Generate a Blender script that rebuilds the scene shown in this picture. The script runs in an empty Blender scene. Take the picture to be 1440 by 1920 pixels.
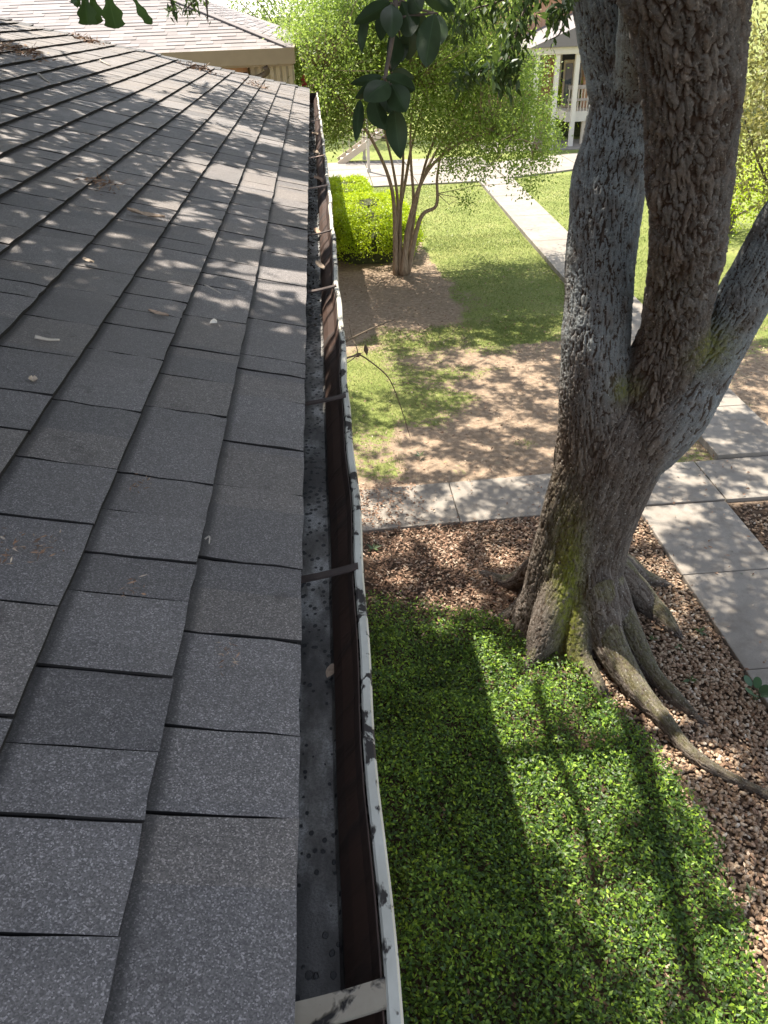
import bpy, bmesh, math
import numpy as np
from mathutils import Matrix, Vector

# ------------------------------------------------------------------ camera
SC = bpy.context.scene
COL = SC.collection
FPX, CX, CY, CAMH = 1470.0, 720.0, 960.0, 6.0
_d1 = np.array([583 - CX, -(20 - CY), -FPX]); _d1 /= np.linalg.norm(_d1)
_up = np.cross(np.array([1, .037, 0.0]), _d1); _up /= np.linalg.norm(_up)
_xx = np.cross(_d1, _up)
RC = np.array([_xx, _d1, _up])
cam_d = bpy.data.cameras.new('camera')
cam_d.sensor_fit = 'VERTICAL'; cam_d.sensor_height = 36.0; cam_d.lens = 36.0 * FPX / 1920.0
cam_d.clip_start = 0.05; cam_d.clip_end = 2000
cam = bpy.data.objects.new('camera', cam_d); COL.objects.link(cam)
m4 = np.eye(4); m4[:3, :3] = RC; m4[:3, 3] = (0, 0, CAMH)
cam.matrix_world = Matrix(m4.tolist())
SC.camera = cam

# ------------------------------------------------------------------ sky and sun
SHX, SHY = .25, -.45                       # ground shift of a shadow per metre of height
to_sun = Vector((-SHX, -SHY, 1.0)).normalized()
elev = math.asin(to_sun.z)
world = bpy.data.worlds.new('World'); SC.world = world; world.use_nodes = True
wn = world.node_tree.nodes; wl = world.node_tree.links
sky = wn.new('ShaderNodeTexSky'); sky.sky_type = 'NISHITA'; sky.sun_disc = False
sky.sun_elevation = elev; sky.sun_rotation = math.atan2(to_sun.x, to_sun.y)
bg = wn['Background']; bg.inputs['Strength'].default_value = .15
hs = wn.new('ShaderNodeHueSaturation'); hs.inputs['Saturation'].default_value = .56          # thin bright haze pales the blue
wl.new(sky.outputs[0], hs.inputs['Color']); wl.new(hs.outputs[0], bg.inputs['Color'])
sun_d = bpy.data.lights.new('sun', 'SUN'); sun_d.energy = 4.7; sun_d.angle = math.radians(.53)
sun_d.color = (1.0, .93, .82)
sun = bpy.data.objects.new('sun', sun_d); COL.objects.link(sun)
sun.rotation_euler = to_sun.to_track_quat('Z', 'Y').to_euler(); sun.location = (0, 0, 40)
SC.view_settings.view_transform = 'Standard'; SC.view_settings.look = 'None'
SC.view_settings.exposure = 1.58; SC.view_settings.gamma = 1.0
SC.cycles.max_bounces = 8; SC.cycles.transparent_max_bounces = 8
SC.cycles.sample_clamp_indirect = 6.0

# ------------------------------------------------------------------ helpers
RNG = np.random.default_rng(11)

def ray(px, py):
    return RC @ np.array([px - CX, -(py - CY), -FPX])
def at(px, py, Y):
    r = ray(px, py); p = r * (Y / r[1]); p[2] += CAMH; return p
def at_depth(px, py, d):
    r = ray(px, py) / FPX; p = r * d; p[2] += CAMH; return p
def on_ground(px, py, z=0.0):
    r = ray(px, py); p = r * ((z - CAMH) / r[2]); p[2] += CAMH; return p
def depth_of(p):
    c = RC.T @ (np.asarray(p, float) - np.array([0, 0, CAMH])); return -c[2]
def project(P):
    P = np.asarray(P, float) - np.array([0, 0, CAMH]); c = P @ RC
    return np.stack([CX + FPX * c[:, 0] / -c[:, 2], CY - FPX * c[:, 1] / -c[:, 2]], 1), -c[:, 2]

def tag(o, label=None, cat=None, group=None, kind=None):
    if label: o['label'] = label
    if cat: o['category'] = cat
    if group: o['group'] = group
    if kind: o['kind'] = kind
    return o

def link(o, parent=None):
    COL.objects.link(o)
    if parent is not None: o.parent = parent
    return o

def empty(name, loc=(0, 0, 0), rz=0.0, label=None, cat=None, group=None, parent=None):
    o = bpy.data.objects.new(name, None); o.empty_display_size = .2
    o.location = loc; o.rotation_euler = (0, 0, rz)
    link(o, parent); return tag(o, label, cat, group)

def to_mesh(name, V, F, mat, smooth=False, face_attr=None, vert_attr=None):
    V = np.ascontiguousarray(V, dtype=np.float32)
    me = bpy.data.meshes.new(name)
    if isinstance(F, np.ndarray):
        M, K = F.shape
        me.vertices.add(len(V)); me.vertices.foreach_set('co', V.ravel())
        me.loops.add(M * K); me.loops.foreach_set('vertex_index', np.ascontiguousarray(F, dtype=np.int32).ravel())
        me.polygons.add(M); me.polygons.foreach_set('loop_start', np.arange(0, M * K, K, dtype=np.int32))
        me.update(calc_edges=True)
    else:
        me.from_pydata(V.tolist(), [], [list(f) for f in F]); me.update()
    if smooth: me.polygons.foreach_set('use_smooth', np.ones(len(me.polygons), dtype=bool))
    for k, v in (face_attr or {}).items():
        a = me.attributes.new(k, 'FLOAT', 'FACE'); a.data.foreach_set('value', np.ascontiguousarray(v, dtype=np.float32))
    for k, v in (vert_attr or {}).items():
        a = me.attributes.new(k, 'FLOAT', 'POINT'); a.data.foreach_set('value', np.ascontiguousarray(v, dtype=np.float32))
    if mat is not None: me.materials.append(mat)
    return me

def mk(name, V, F, mat, parent=None, **kw):
    return link(bpy.data.objects.new(name, to_mesh(name, V, F, mat, **kw)), parent)

class MB:
    """collects boxes, prisms and tubes into one mesh"""
    def __init__(s): s.v, s.f = [], []
    def add(s, V, F):
        b = len(s.v); s.v += [tuple(map(float, p)) for p in V]; s.f += [[i + b for i in f] for f in F]; return s
    def box(s, x0, x1, y0, y1, z0, z1):
        V = [(x0, y0, z0), (x1, y0, z0), (x1, y1, z0), (x0, y1, z0), (x0, y0, z1), (x1, y0, z1), (x1, y1, z1), (x0, y1, z1)]
        return s.add(V, [(0, 3, 2, 1), (4, 5, 6, 7), (0, 1, 5, 4), (1, 2, 6, 5), (2, 3, 7, 6), (3, 0, 4, 7)])
    def hexa(s, B, T):
        return s.add(list(B) + list(T), [(0, 3, 2, 1), (4, 5, 6, 7), (0, 1, 5, 4), (1, 2, 6, 5), (2, 3, 7, 6), (3, 0, 4, 7)])
    def beam(s, a, b, w, h, up=(0, 0, 1)):
        a = np.array(a, float); b = np.array(b, float); d = b - a; d /= np.linalg.norm(d)
        u = np.array(up, float); sd = np.cross(d, u); sd /= np.linalg.norm(sd); u = np.cross(sd, d)
        o = [-sd * w / 2 - u * h / 2, sd * w / 2 - u * h / 2, sd * w / 2 + u * h / 2, -sd * w / 2 + u * h / 2]
        return s.add([a + k for k in o] + [b + k for k in o], [(0, 1, 2, 3), (7, 6, 5, 4), (0, 4, 5, 1), (1, 5, 6, 2), (2, 6, 7, 3), (3, 7, 4, 0)])
    def tube(s, pts, rad, n=8):
        V, F = tube(pts, rad, n); return s.add(V, F)
    def build(s, name, mat, parent=None, smooth=False, bevel=0):
        o = mk(name, np.array(s.v), s.f, mat, parent, smooth=smooth)
        if bevel:
            m = o.modifiers.new('bevel', 'BEVEL'); m.width = bevel; m.segments = 2; m.limit_method = 'ANGLE'
        return o

def spline(P, n):
    """Catmull-Rom through rows of P"""
    P = np.asarray(P, float); Q = np.vstack([2 * P[0] - P[1], P, 2 * P[-1] - P[-2]])
    out = []
    for i in range(1, len(Q) - 2):
        for t in np.linspace(0, 1, n, endpoint=False):
            a, b, c, d = Q[i - 1], Q[i], Q[i + 1], Q[i + 2]
            out.append(.5 * (2 * b + (c - a) * t + (2 * a - 5 * b + 4 * c - d) * t * t + (3 * b - a - 3 * c + d) * t ** 3))
    out.append(P[-1]); return np.array(out)

def frames(P):
    T = np.gradient(P, axis=0); T /= np.linalg.norm(T, axis=1)[:, None] + 1e-9
    u = np.cross(T[0], [0, 1, .3]); u /= np.linalg.norm(u); U = [u]
    for i in range(1, len(P)):
        u = U[-1] - T[i] * np.dot(U[-1], T[i]); u /= np.linalg.norm(u) + 1e-9; U.append(u)
    U = np.array(U); return T, U, np.cross(T, U)

def tube(P, R, n=8, flute=None):
    P = np.asarray(P, float); R = np.broadcast_to(np.asarray(R, float), (len(P),))
    T, U, W = frames(P); V = []
    for i in range(len(P)):
        for k in range(n):
            a = 2 * math.pi * k / n; r = R[i] * (flute(a, i / (len(P) - 1)) if flute else 1)
            V.append(P[i] + (U[i] * math.cos(a) + W[i] * math.sin(a)) * r)
    F = []
    for i in range(len(P) - 1):
        for k in range(n):
            F.append((i * n + k, i * n + (k + 1) % n, (i + 1) * n + (k + 1) % n, (i + 1) * n + k))
    F.append(tuple(range(n - 1, -1, -1))); F.append(tuple((len(P) - 1) * n + k for k in range(n)))
    return V, F

def unit(A): return A / (np.linalg.norm(A, axis=-1, keepdims=True) + 1e-9)

LT = np.array([(0, 0, 0), (-.5, .42, .10), (.5, .42, .10), (0, 1, -.06), (0, .5, 0)])
LF = np.array([(0, 4, 1), (0, 2, 4), (1, 4, 3), (4, 2, 3)])
def leaves(P, D, N, L, W):
    """many small folded leaves: base points, directions, normals, lengths, widths"""
    n = len(P); D = unit(D); S = unit(np.cross(D, N)); N = np.cross(S, D)
    L = np.broadcast_to(L, (n,))[:, None]; W = np.broadcast_to(W, (n,))[:, None]
    V = np.empty((n, 5, 3))
    for i, (a, b, c) in enumerate(LT): V[:, i] = P + S * (a * W) + D * (b * L) + N * (c * W)
    F = (LF[None] + 5 * np.arange(n)[:, None, None]).reshape(-1, 3)
    return V.reshape(-1, 3), F
def leaf_obj(name, P, D, N, L, W, mat, parent=None, seed=0, tone=None):
    V, F = leaves(P, D, N, L, W)
    r = np.repeat(np.random.default_rng(seed).random(len(P)) if tone is None else tone, 4)
    return mk(name, V, F, mat, parent, face_attr={'rnd': r})
def rand_dir(n, rng, zb=0.0):
    d = rng.normal(size=(n, 3)); d[:, 2] += zb; return unit(d)

def noise3(P, seed=0):
    """smooth value noise in [0,1]"""
    P = np.asarray(P, float); i = np.floor(P).astype(np.int64); f = P - i; f = f * f * (3 - 2 * f); out = 0
    for dx in (0, 1):
        for dy in (0, 1):
            for dz in (0, 1):
                w = np.where(dx, f[:, 0], 1 - f[:, 0]) * np.where(dy, f[:, 1], 1 - f[:, 1]) * np.where(dz, f[:, 2], 1 - f[:, 2])
                out = out + w * hash1(i[:, 0] + dx, i[:, 1] + dy, i[:, 2] + dz, seed)
    return out
def hash1(a, b, c, s):
    h = (a * 73856093) ^ (b * 19349663) ^ (c * 83492791) ^ (s * 2654435761 & 0x7fffffff)
    h = (h ^ (h >> 13)) * 1274126177 & 0x7fffffff; h = (h ^ (h >> 16)) * 2246822519 & 0x7fffffff
    return ((h ^ (h >> 11)) & 0xffffff) / float(0xffffff)
def noise2(x, y, sc, seed=0):
    return noise3(np.stack([np.asarray(x) * sc, np.asarray(y) * sc, np.zeros_like(np.asarray(x, float)) + .5], -1).reshape(-1, 3), seed).reshape(np.shape(x))
def voronoi(P, seed=0):
    i = np.floor(P).astype(np.int64); f1 = np.full(len(P), 9.0); f2 = np.full(len(P), 9.0); idr = np.zeros(len(P))
    for dx in (-1, 0, 1):
        for dy in (-1, 0, 1):
            for dz in (-1, 0, 1):
                a, b, c = i[:, 0] + dx, i[:, 1] + dy, i[:, 2] + dz
                q = np.stack([a + hash1(a, b, c, seed), b + hash1(a, b, c, seed + 1), c + hash1(a, b, c, seed + 2)], 1)
                d = np.linalg.norm(P - q, axis=1); nw = d < f1
                f2 = np.where(nw, f1, np.minimum(f2, d)); idr = np.where(nw, hash1(a, b, c, seed + 3), idr); f1 = np.minimum(f1, d)
    return f1, f2, idr
def sstep(x, a, b): t = np.clip((x - a) / (b - a), 0, 1); return t * t * (3 - 2 * t)

# ------------------------------------------------------------------ materials
class NT:
    def __init__(s, name):
        s.m = bpy.data.materials.new(name); s.m.use_nodes = True; s.t = s.m.node_tree
        s.b = s.t.nodes['Principled BSDF']; s.out = s.t.nodes['Material Output']; s.b.inputs['Roughness'].default_value = .8
        s.b.inputs['Specular IOR Level'].default_value = .3
    def n(s, ty, **kw):
        nd = s.t.nodes.new('ShaderNode' + ty)
        for k, v in kw.items(): setattr(nd, k, v)
        return nd
    def lk(s, a, b): s.t.links.new(a, b)
    def put(s, sock, v):
        if hasattr(v, 'links') or isinstance(v, bpy.types.NodeSocket): s.lk(v, sock)
        elif isinstance(v, (tuple, list)) and len(v) == 3 and sock.type == 'RGBA': sock.default_value = (*v, 1)
        else: sock.default_value = v
    def pos(s): return s.n('NewGeometry').outputs['Position']
    def objc(s): return s.n('TexCoord').outputs['Object']
    def scale(s, v, sc):
        nd = s.n('Mapping'); s.lk(v, nd.inputs['Vector']); nd.inputs['Scale'].default_value = sc if isinstance(sc, tuple) else (sc,) * 3; return nd.outputs[0]
    def noise(s, v, sc, det=2, rough=.5, dist=0.0):
        nd = s.n('TexNoise'); nd.inputs['Scale'].default_value = sc; nd.inputs['Detail'].default_value = det
        nd.inputs['Roughness'].default_value = rough; nd.inputs['Distortion'].default_value = dist; s.lk(v, nd.inputs['Vector']); return nd.outputs[0]
    def vor(s, v, sc, feat='F1', out='Distance'):
        nd = s.n('TexVoronoi', feature=feat); nd.inputs['Scale'].default_value = sc; s.lk(v, nd.inputs['Vector']); return nd.outputs[out]
    def ramp(s, v, stops, interp='LINEAR'):
        nd = s.n('ValToRGB'); nd.color_ramp.interpolation = interp; el = nd.color_ramp.elements
        while len(el) < len(stops): el.new(.5)
        for e, (p, c) in zip(el, stops): e.position = p; e.color = (*c, 1) if isinstance(c, (tuple, list)) else (c, c, c, 1)
        s.put(nd.inputs[0], v); return nd.outputs[0]
    def mix(s, f, a, b, mode='MIX'):
        nd = s.n('Mix', data_type='RGBA', blend_type=mode); s.put(nd.inputs[0], f); s.put(nd.inputs[6], a); s.put(nd.inputs[7], b); return nd.outputs[2]
    def math(s, op, a, b=0.0, clamp=False):
        nd = s.n('Math', operation=op, use_clamp=clamp); s.put(nd.inputs[0], a); s.put(nd.inputs[1], b); return nd.outputs[0]
    def attr(s, name, ty='GEOMETRY'):
        return s.n('Attribute', attribute_name=name, attribute_type=ty).outputs['Fac']
    def orand(s): return s.n('ObjectInfo').outputs['Random']
    def bump(s, h, dist, strength=1.0):
        nd = s.n('Bump'); nd.inputs['Distance'].default_value = dist; nd.inputs['Strength'].default_value = strength; s.lk(h, nd.inputs['Height']); s.lk(nd.outputs[0], s.b.inputs['Normal'])
    def col(s, v): s.put(s.b.inputs['Base Color'], v); return s
    def rough(s, v): s.put(s.b.inputs['Roughness'], v); return s

def leaf_mat(name, c0, c1, c2, trans=.35, tcol=None, rough=.45, spec=.4, obj=False):
    m = NT(name); r = m.orand() if obj else m.attr('rnd')
    col = m.ramp(r, [(0, c0), (.5, c1), (1, c2)])
    m.col(col).rough(rough); m.b.inputs['Specular IOR Level'].default_value = spec
    tr = m.n('BsdfTranslucent'); mx = m.n('MixShader'); mx.inputs[0].default_value = trans
    m.put(tr.inputs['Color'], m.mix(.5, col, tcol) if tcol else col)
    m.lk(m.b.outputs[0], mx.inputs[1]); m.lk(tr.outputs[0], mx.inputs[2]); m.lk(mx.outputs[0], m.out.inputs['Surface'])
    return m.m

def plain(name, c, rough=.7, var=.15, sc=3.0, spec=.3, metallic=0.0, bump=0.0, bsc=60):
    m = NT(name); p = m.pos(); n = m.noise(p, sc, 4, .6)
    lo = tuple(x * (1 - var) for x in c); hi = tuple(min(1, x * (1 + var)) for x in c)
    m.col(m.ramp(n, [(.3, lo), (.7, hi)])).rough(rough); m.b.inputs['Specular IOR Level'].default_value = spec; m.b.inputs['Metallic'].default_value = metallic
    if bump: m.bump(m.noise(p, bsc, 3), bump)
    return m.m

def shingle_mat(name, dark, light, tint, gran=1300.0, obj_tone=True):
    m = NT(name); p = m.pos()
    g1 = m.noise(p, gran * 1.1, 2, .7); g2 = m.n('TexVoronoi'); g2.inputs['Scale'].default_value = gran * .55; m.lk(p, g2.inputs['Vector'])
    gs = m.n('SeparateColor'); m.lk(g2.outputs['Color'], gs.inputs[0]); g3 = m.noise(p, 60, 4, .7)
    sp = m.math('ADD', m.math('MULTIPLY', gs.outputs[0], .62), m.math('ADD', m.math('MULTIPLY', g1, .25), m.math('MULTIPLY', g3, .22)))
    big = m.noise(p, 1.3, 4, .6); blot = m.noise(p, 14, 4, .65)
    tone = m.attr('tone', 'OBJECT') if obj_tone else m.attr('rnd')
    # factory colour drops: abrupt blocks across a tab
    sep = m.n('SeparateXYZ'); m.lk(p, sep.inputs[0])
    blk = m.n('TexWhiteNoise', noise_dimensions='2D'); cmb = m.n('CombineXYZ')
    m.lk(m.math('FLOOR', m.math('ADD', m.math('MULTIPLY', sep.outputs[1], 5.3), m.math('MULTIPLY', tone, 37.0))), cmb.inputs[0]); m.lk(m.math('FLOOR', m.math('MULTIPLY', tone, 999.0)), cmb.inputs[1])
    m.lk(cmb.outputs[0], blk.inputs['Vector'])
    base = m.mix(m.math('MULTIPLY', m.math('ADD', m.math('MULTIPLY', tone, .5), m.math('MULTIPLY', blk.outputs[0], .5)), 1.0), dark, light)
    fleck = m.ramp(sp, [(.28, .50), (.50, .80), (.72, 1.05), (.80, 1.7), (.88, 2.5)])
    base = m.mix(m.ramp(blk.outputs[0], [(.72, 0), (.74, .5)]), base, tint)
    c = m.mix(1.0, base, fleck, 'MULTIPLY')
    c = m.mix(m.ramp(big, [(.4, 0), (.7, .45)]), c, tint)
    c = m.mix(m.ramp(blot, [(.62, 0), (.75, .5)]), c, (.035, .026, .02))
    c = m.mix(m.math('MULTIPLY', m.ramp(m.attr('band'), [(.3, 0), (.9, 1)]), .72), c, (.022, .020, .020))    # course shadow painted into the colour below the next butt edge
    m.col(c).rough(.62); m.b.inputs['Specular IOR Level'].default_value = .5
    m.bump(sp, .0018, .8)
    return m.m

M = {}
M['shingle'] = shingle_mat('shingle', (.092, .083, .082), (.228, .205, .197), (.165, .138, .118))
M['hip'] = shingle_mat('hip_shingle', (.05, .05, .055), (.10, .10, .105), (.10, .09, .085))
M['deck'] = plain('roof_deck', (.02, .018, .016), .9)
M['cut'] = plain('bitumen_cut_edge', (.016, .014, .013), .9)

def paint_metal(name, paint, under, spot, s0, s1, rough=.4, streak=(1, .25, 1), sc=55):
    m = NT(name); p = m.scale(m.pos(), streak)
    n1 = m.noise(p, sc, 4, .6, .4); n2 = m.noise(p, sc * .22, 4, .6); n3 = m.noise(p, sc * 5, 2)
    mask = m.ramp(m.math('ADD', m.math('MULTIPLY', n1, .6), m.math('MULTIPLY', n2, .4)), [(s0, 0), (s1, 1)])
    c = m.mix(m.ramp(n2, [(.35, 0), (.7, .6)]), paint, under)
    c = m.mix(m.math('MULTIPLY', n3, .25), c, under)
    m.col(m.mix(mask, c, spot)).rough(m.math('ADD', m.math('MULTIPLY', mask, .25), rough)); m.b.inputs['Specular IOR Level'].default_value = .5
    m.bump(m.math('ADD', mask, m.math('MULTIPLY', n3, .3)), .0015, .7)
    return m.m
m = NT('gutter_floor_metal'); p = m.pos(); ps = m.scale(p, (1, .45, 1))
d1_ = m.math('ADD', m.math('MULTIPLY', m.math('SUBTRACT', 1.0, m.vor(m.scale(p, (1, .8, 1)), 85)), .55), m.math('MULTIPLY', m.noise(p, 45, 4, .7), .25)); d2_ = m.noise(ps, 22, 5, .65); d3_ = m.noise(p, 420, 2, .6); d4_ = m.noise(p, 1.6, 3, .5)
c = m.ramp(d2_, [(.30, (.055, .047, .040)), (.47, (.17, .16, .145)), (.60, (.36, .355, .34))])
c = m.mix(m.ramp(d3_, [(.40, .55), (.56, 0)]), c, (.06, .055, .05))
wet = m.math('ADD', d1_, m.math('MULTIPLY', m.math('SUBTRACT', d4_, .5), .5))
msk = m.ramp(wet, [(.485, 0), (.515, 1)]); c = m.mix(m.ramp(m.noise(ps, 9, 4, .6), [(.42, 0), (.57, .9)]), c, (.030, .027, .026)); c = m.mix(msk, c, (.010, .010, .012))
m.col(c).rough(m.ramp(d2_, [(.3, .65), (.7, .38)])); m.b.inputs['Specular IOR Level'].default_value = .45; m.bump(m.math('ADD', msk, m.math('MULTIPLY', d3_, .5)), .0016, .7); M['gut_floor'] = m.m
M['gut_wall'] = paint_metal('gutter_rust', (.030, .016, .011), (.085, .042, .027), (.008, .006, .005), .50, .66, .6, (.3, 1, .3), 20)
M['gut_lip'] = paint_metal('gutter_lip_paint', (.58, .56, .49), (.25, .225, .17), (.035, .028, .024), .525, .555, .65, (1, .6, 1), 42)
M['gut_strap'] = paint_metal('gutter_strap_paint', (.40, .35, .27), (.23, .175, .12), (.02, .016, .014), .52, .58, .6, (1, 1, 1), 45)
M['strap_dark'] = plain('rusty_strap', (.05, .035, .03), .7, .4, 40)
M['strap_light'] = plain('strap_raw', (.42, .30, .24), .7, .25, 40)

m = NT('concrete'); p = m.pos()
n1 = m.noise(p, 1.1, 5, .6); n2 = m.noise(p, 90, 3, .7); n3 = m.vor(p, 160)
c = m.ramp(n1, [(.3, (.215, .190, .160)), (.7, (.30, .268, .230))])
c = m.mix(m.ramp(n2, [(.35, .35), (.6, 0)]), c, (.12, .105, .09)); c = m.mix(m.ramp(n3, [(.03, .5), (.10, 0)]), c, (.45, .42, .38))
c = m.mix(m.ramp(m.noise(p, 6, 4, .65), [(.50, 0), (.68, .5)]), c, (.14, .115, .09)); c = m.mix(m.ramp(m.noise(p, .8, 5, .7, 1.0), [(.52, 0), (.62, .35)]), c, (.17, .145, .12))
m.col(c).rough(.85); m.bump(n2, .002, .6); M['concrete'] = m.m

m = NT('bark'); p = m.pos(); rd = m.attr('ridge'); cel = m.attr('cell'); ms = m.attr('moss'); lc = m.attr('lichen')
bq = m.n('Attribute', attribute_name='bq').outputs['Vector']; bs = m.scale(bq, (1, 1, .28))
fine = m.noise(bs, 70, 5, .7, .6); flake = m.noise(m.scale(bq, (1, 1, .6)), 150, 4, .75)
ridge_c = m.ramp(cel, [(0, (.080, .060, .046)), (.5, (.130, .100, .079)), (1, (.205, .168, .138))])
c = m.mix(m.ramp(rd, [(.05, 0), (.5, 1)]), (.055, .038, .029), ridge_c)
c = m.mix(m.ramp(fine, [(.36, .6), (.56, 0)]), c, (.060, .044, .034))
lich = m.math('MULTIPLY', m.ramp(m.noise(p, 4.5, 5, .6), [(.30, .1), (.55, .9)]), m.math('MULTIPLY', lc, m.ramp(rd, [(.25, .05), (.6, 1)])))
c = m.mix(lich, c, m.ramp(flake, [(.35, (.165, .185, .190)), (.65, (.32, .35, .355))]))
c = m.mix(m.math('MULTIPLY', m.ramp(m.noise(p, 38, 4, .75), [(.60, 0), (.66, .75)]), m.ramp(rd, [(.3, 0), (.6, 1)])), c, (.44, .42, .38))
mo = m.math('MULTIPLY', ms, m.ramp(m.noise(p, 22, 4, .7), [(.32, 0), (.55, 1)]))
c = m.mix(mo, c, m.ramp(fine, [(.3, (.10, .115, .02)), (.7, (.26, .27, .05))]))
m.col(c).rough(.9); m.b.inputs['Specular IOR Level'].default_value = .15; m.bump(m.math('ADD', m.math('MULTIPLY', fine, .7), m.math('MULTIPLY', flake, .5)), .022, 1.0); M['bark'] = m.m

m = NT('crape_bark'); p = m.pos(); n = m.noise(m.scale(p, (1, 1, .12)), 45, 4, .6)
m.col(m.ramp(n, [(.3, (.16, .105, .065)), (.55, (.30, .22, .15)), (.75, (.42, .34, .25))])).rough(.65); m.bump(n, .01, .6); M['crape_bark'] = m.m
M['twig'] = plain('twig_bark', (.11, .085, .065), .85, .3, 30)
M['dry_twig'] = plain('dry_twig_bark', (.10, .075, .05), .85, .3, 30)
M['stick'] = plain('bleached_stick', (.42, .37, .31), .8, .2, 30)

m = NT('ground'); p = m.pos(); la = m.attr('lawn'); mu = m.attr('mulch')
n1 = m.noise(p, .9, 5, .6); n2 = m.noise(p, 12, 5, .65); n3 = m.noise(p, 70, 3, .7)
dirt = m.ramp(n2, [(.3, (.185, .135, .092)), (.55, (.285, .212, .150)), (.75, (.385, .298, .215))])
dirt = m.mix(m.ramp(n3, [(.3, .5), (.5, 0)]), dirt, (.11, .07, .05))
gr = m.ramp(m.math('ADD', m.math('MULTIPLY', n2, .5), m.math('MULTIPLY', n1, .5)), [(.32, (.10, .13, .03)), (.5, (.19, .215, .065)), (.66, (.27, .26, .10))])
gr = m.mix(m.ramp(n3, [(.35, .6), (.55, 0)]), gr, (.07, .095, .02))
gm = m.ramp(m.math('ADD', la, m.math('MULTIPLY', m.math('SUBTRACT', n2, .5), 1.1)), [(.40, 0), (.56, 1)])
c = m.mix(gm, dirt, gr); c = m.mix(mu, c, m.ramp(n2, [(.3, (.040, .028, .020)), (.7, (.10, .066, .046))]))
m.col(c).rough(.95); m.b.inputs['Specular IOR Level'].default_value = .1; m.bump(m.math('ADD', n2, m.math('MULTIPLY', n3, .4)), .035, .7); M['ground'] = m.m

def rnd_mat(name, stops, rough=.85, spec=.2, tr=0.0):
    m = NT(name); r = m.attr('rnd'); c = m.ramp(r, stops); p = m.pos()
    c = m.mix(m.ramp(m.noise(p, 120, 3, .7), [(.35, .4), (.55, 0)]), c, (.05, .035, .025))
    m.col(c).rough(rough); m.b.inputs['Specular IOR Level'].default_value = spec; return m.m
M['pebble'] = rnd_mat('pebble', [(0, (.14, .088, .054)), (.35, (.255, .168, .108)), (.7, (.36, .252, .168)), (.93, (.43, .335, .24)), (1, (.52, .45, .37))], .75)
M['litter'] = rnd_mat('dead_leaf', [(0, (.12, .07, .045)), (.4, (.24, .14, .09)), (.75, (.34, .22, .15)), (1, (.50, .40, .30))], .8)
M['grass'] = leaf_mat('grass_blade', (.10, .15, .03), (.17, .215, .055), (.28, .27, .11), .4)
M['jasmine'] = leaf_mat('ground_cover_leaf', (.016, .028, .014), (.075, .148, .028), (.34, .50, .05), .42, (.32, .50, .03), .45, .35)
M['crape_leaf'] = leaf_mat('crape_leaf', (.10, .165, .03), (.19, .28, .05), (.38, .46, .12), .52, (.34, .46, .07), .45, .3)
M['hedge_leaf'] = leaf_mat('golden_hedge_leaf', (.26, .38, .012), (.38, .50, .016), (.48, .58, .03), .42, (.52, .60, .02), .45, .3)
M['hedge_core'] = plain('hedge_core_twigs', (.05, .055, .02), .95, .4, 12)
M['oak_leaf'] = leaf_mat('oak_leaf', (.035, .065, .018), (.055, .095, .025), (.09, .13, .035), .30, (.12, .2, .03), .4, .4)
M['far_leaf'] = leaf_mat('far_tree_leaf', (.06, .105, .022), (.12, .185, .036), (.24, .31, .07), .48, (.2, .28, .04), .5, .3)
M['olive_leaf'] = leaf_mat('olive_tree_leaf', (.13, .13, .045), (.22, .21, .075), (.32, .30, .12), .5, (.26, .26, .06), .5, .3)
def big_leaf_mat(name, c, back, tr=.12):
    m = NT(name); p = m.objc(); n = m.noise(p, 18, 4, .6)
    u = m.attr('across'); vein = m.ramp(m.math('ABSOLUTE', u), [(.0, 1), (.05, 0)])
    col = m.ramp(n, [(.3, tuple(x * .75 for x in c)), (.7, tuple(x * 1.3 for x in c))]); col = m.mix(m.math('MULTIPLY', vein, .5), col, tuple(min(1, x * 2.6) for x in c))
    m.col(col).rough(.5); m.b.inputs['Specular IOR Level'].default_value = .15
    tn = m.n('BsdfTranslucent'); mx = m.n('MixShader'); mx.inputs[0].default_value = tr; m.put(tn.inputs['Color'], back)
    m.lk(m.b.outputs[0], mx.inputs[1]); m.lk(tn.outputs[0], mx.inputs[2]); m.lk(mx.outputs[0], m.out.inputs['Surface']); return m.m
M['big_leaf'] = big_leaf_mat('broad_leaf', (.026, .042, .018), (.06, .10, .02), .12)
M['lobed_leaf'] = big_leaf_mat('lobed_leaf', (.05, .085, .022), (.12, .22, .03), .30)

def brick_mat(name, a, b, mortar, sc=4.0):
    m = NT(name); tc = m.objc(); br = m.n('TexBrick'); m.lk(tc, br.inputs['Vector'])
    br.inputs['Scale'].default_value = sc; m.put(br.inputs['Color1'], a); m.put(br.inputs['Color2'], b); m.put(br.inputs['Mortar'], mortar); br.inputs['Mortar Size'].default_value = .012
    m.col(m.mix(m.math('MULTIPLY', m.noise(tc, 6, 4), .3), br.outputs[0], a)).rough(.9); return m.m
M['brick'] = brick_mat('brick_wall', (.42, .22, .13), (.50, .29, .18), (.45, .38, .31))
M['cream'] = plain('cream_paint', (.55, .47, .37), .6, .06)
M['white'] = plain('white_paint', (.60, .55, .48), .55, .05)
M['tan'] = plain('tan_fascia_paint', (.33, .26, .18), .6, .07)
M['brown'] = plain('brown_paint', (.13, .10, .08), .6, .15)
M['greywood'] = plain('weathered_wood', (.33, .28, .25), .8, .2, 8)
M['palewall'] = plain('pale_siding', (.50, .45, .38), .8, .1)
M['redcloth'] = plain('red_cloth', (.45, .06, .08), .8)
m = NT('window_glass'); m.col((.05, .06, .07)).rough(.06); m.b.inputs['Specular IOR Level'].default_value = .8; M['glass'] = m.m
m = NT('pale_shingle'); p = m.pos(); r = m.attr('rnd')
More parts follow.
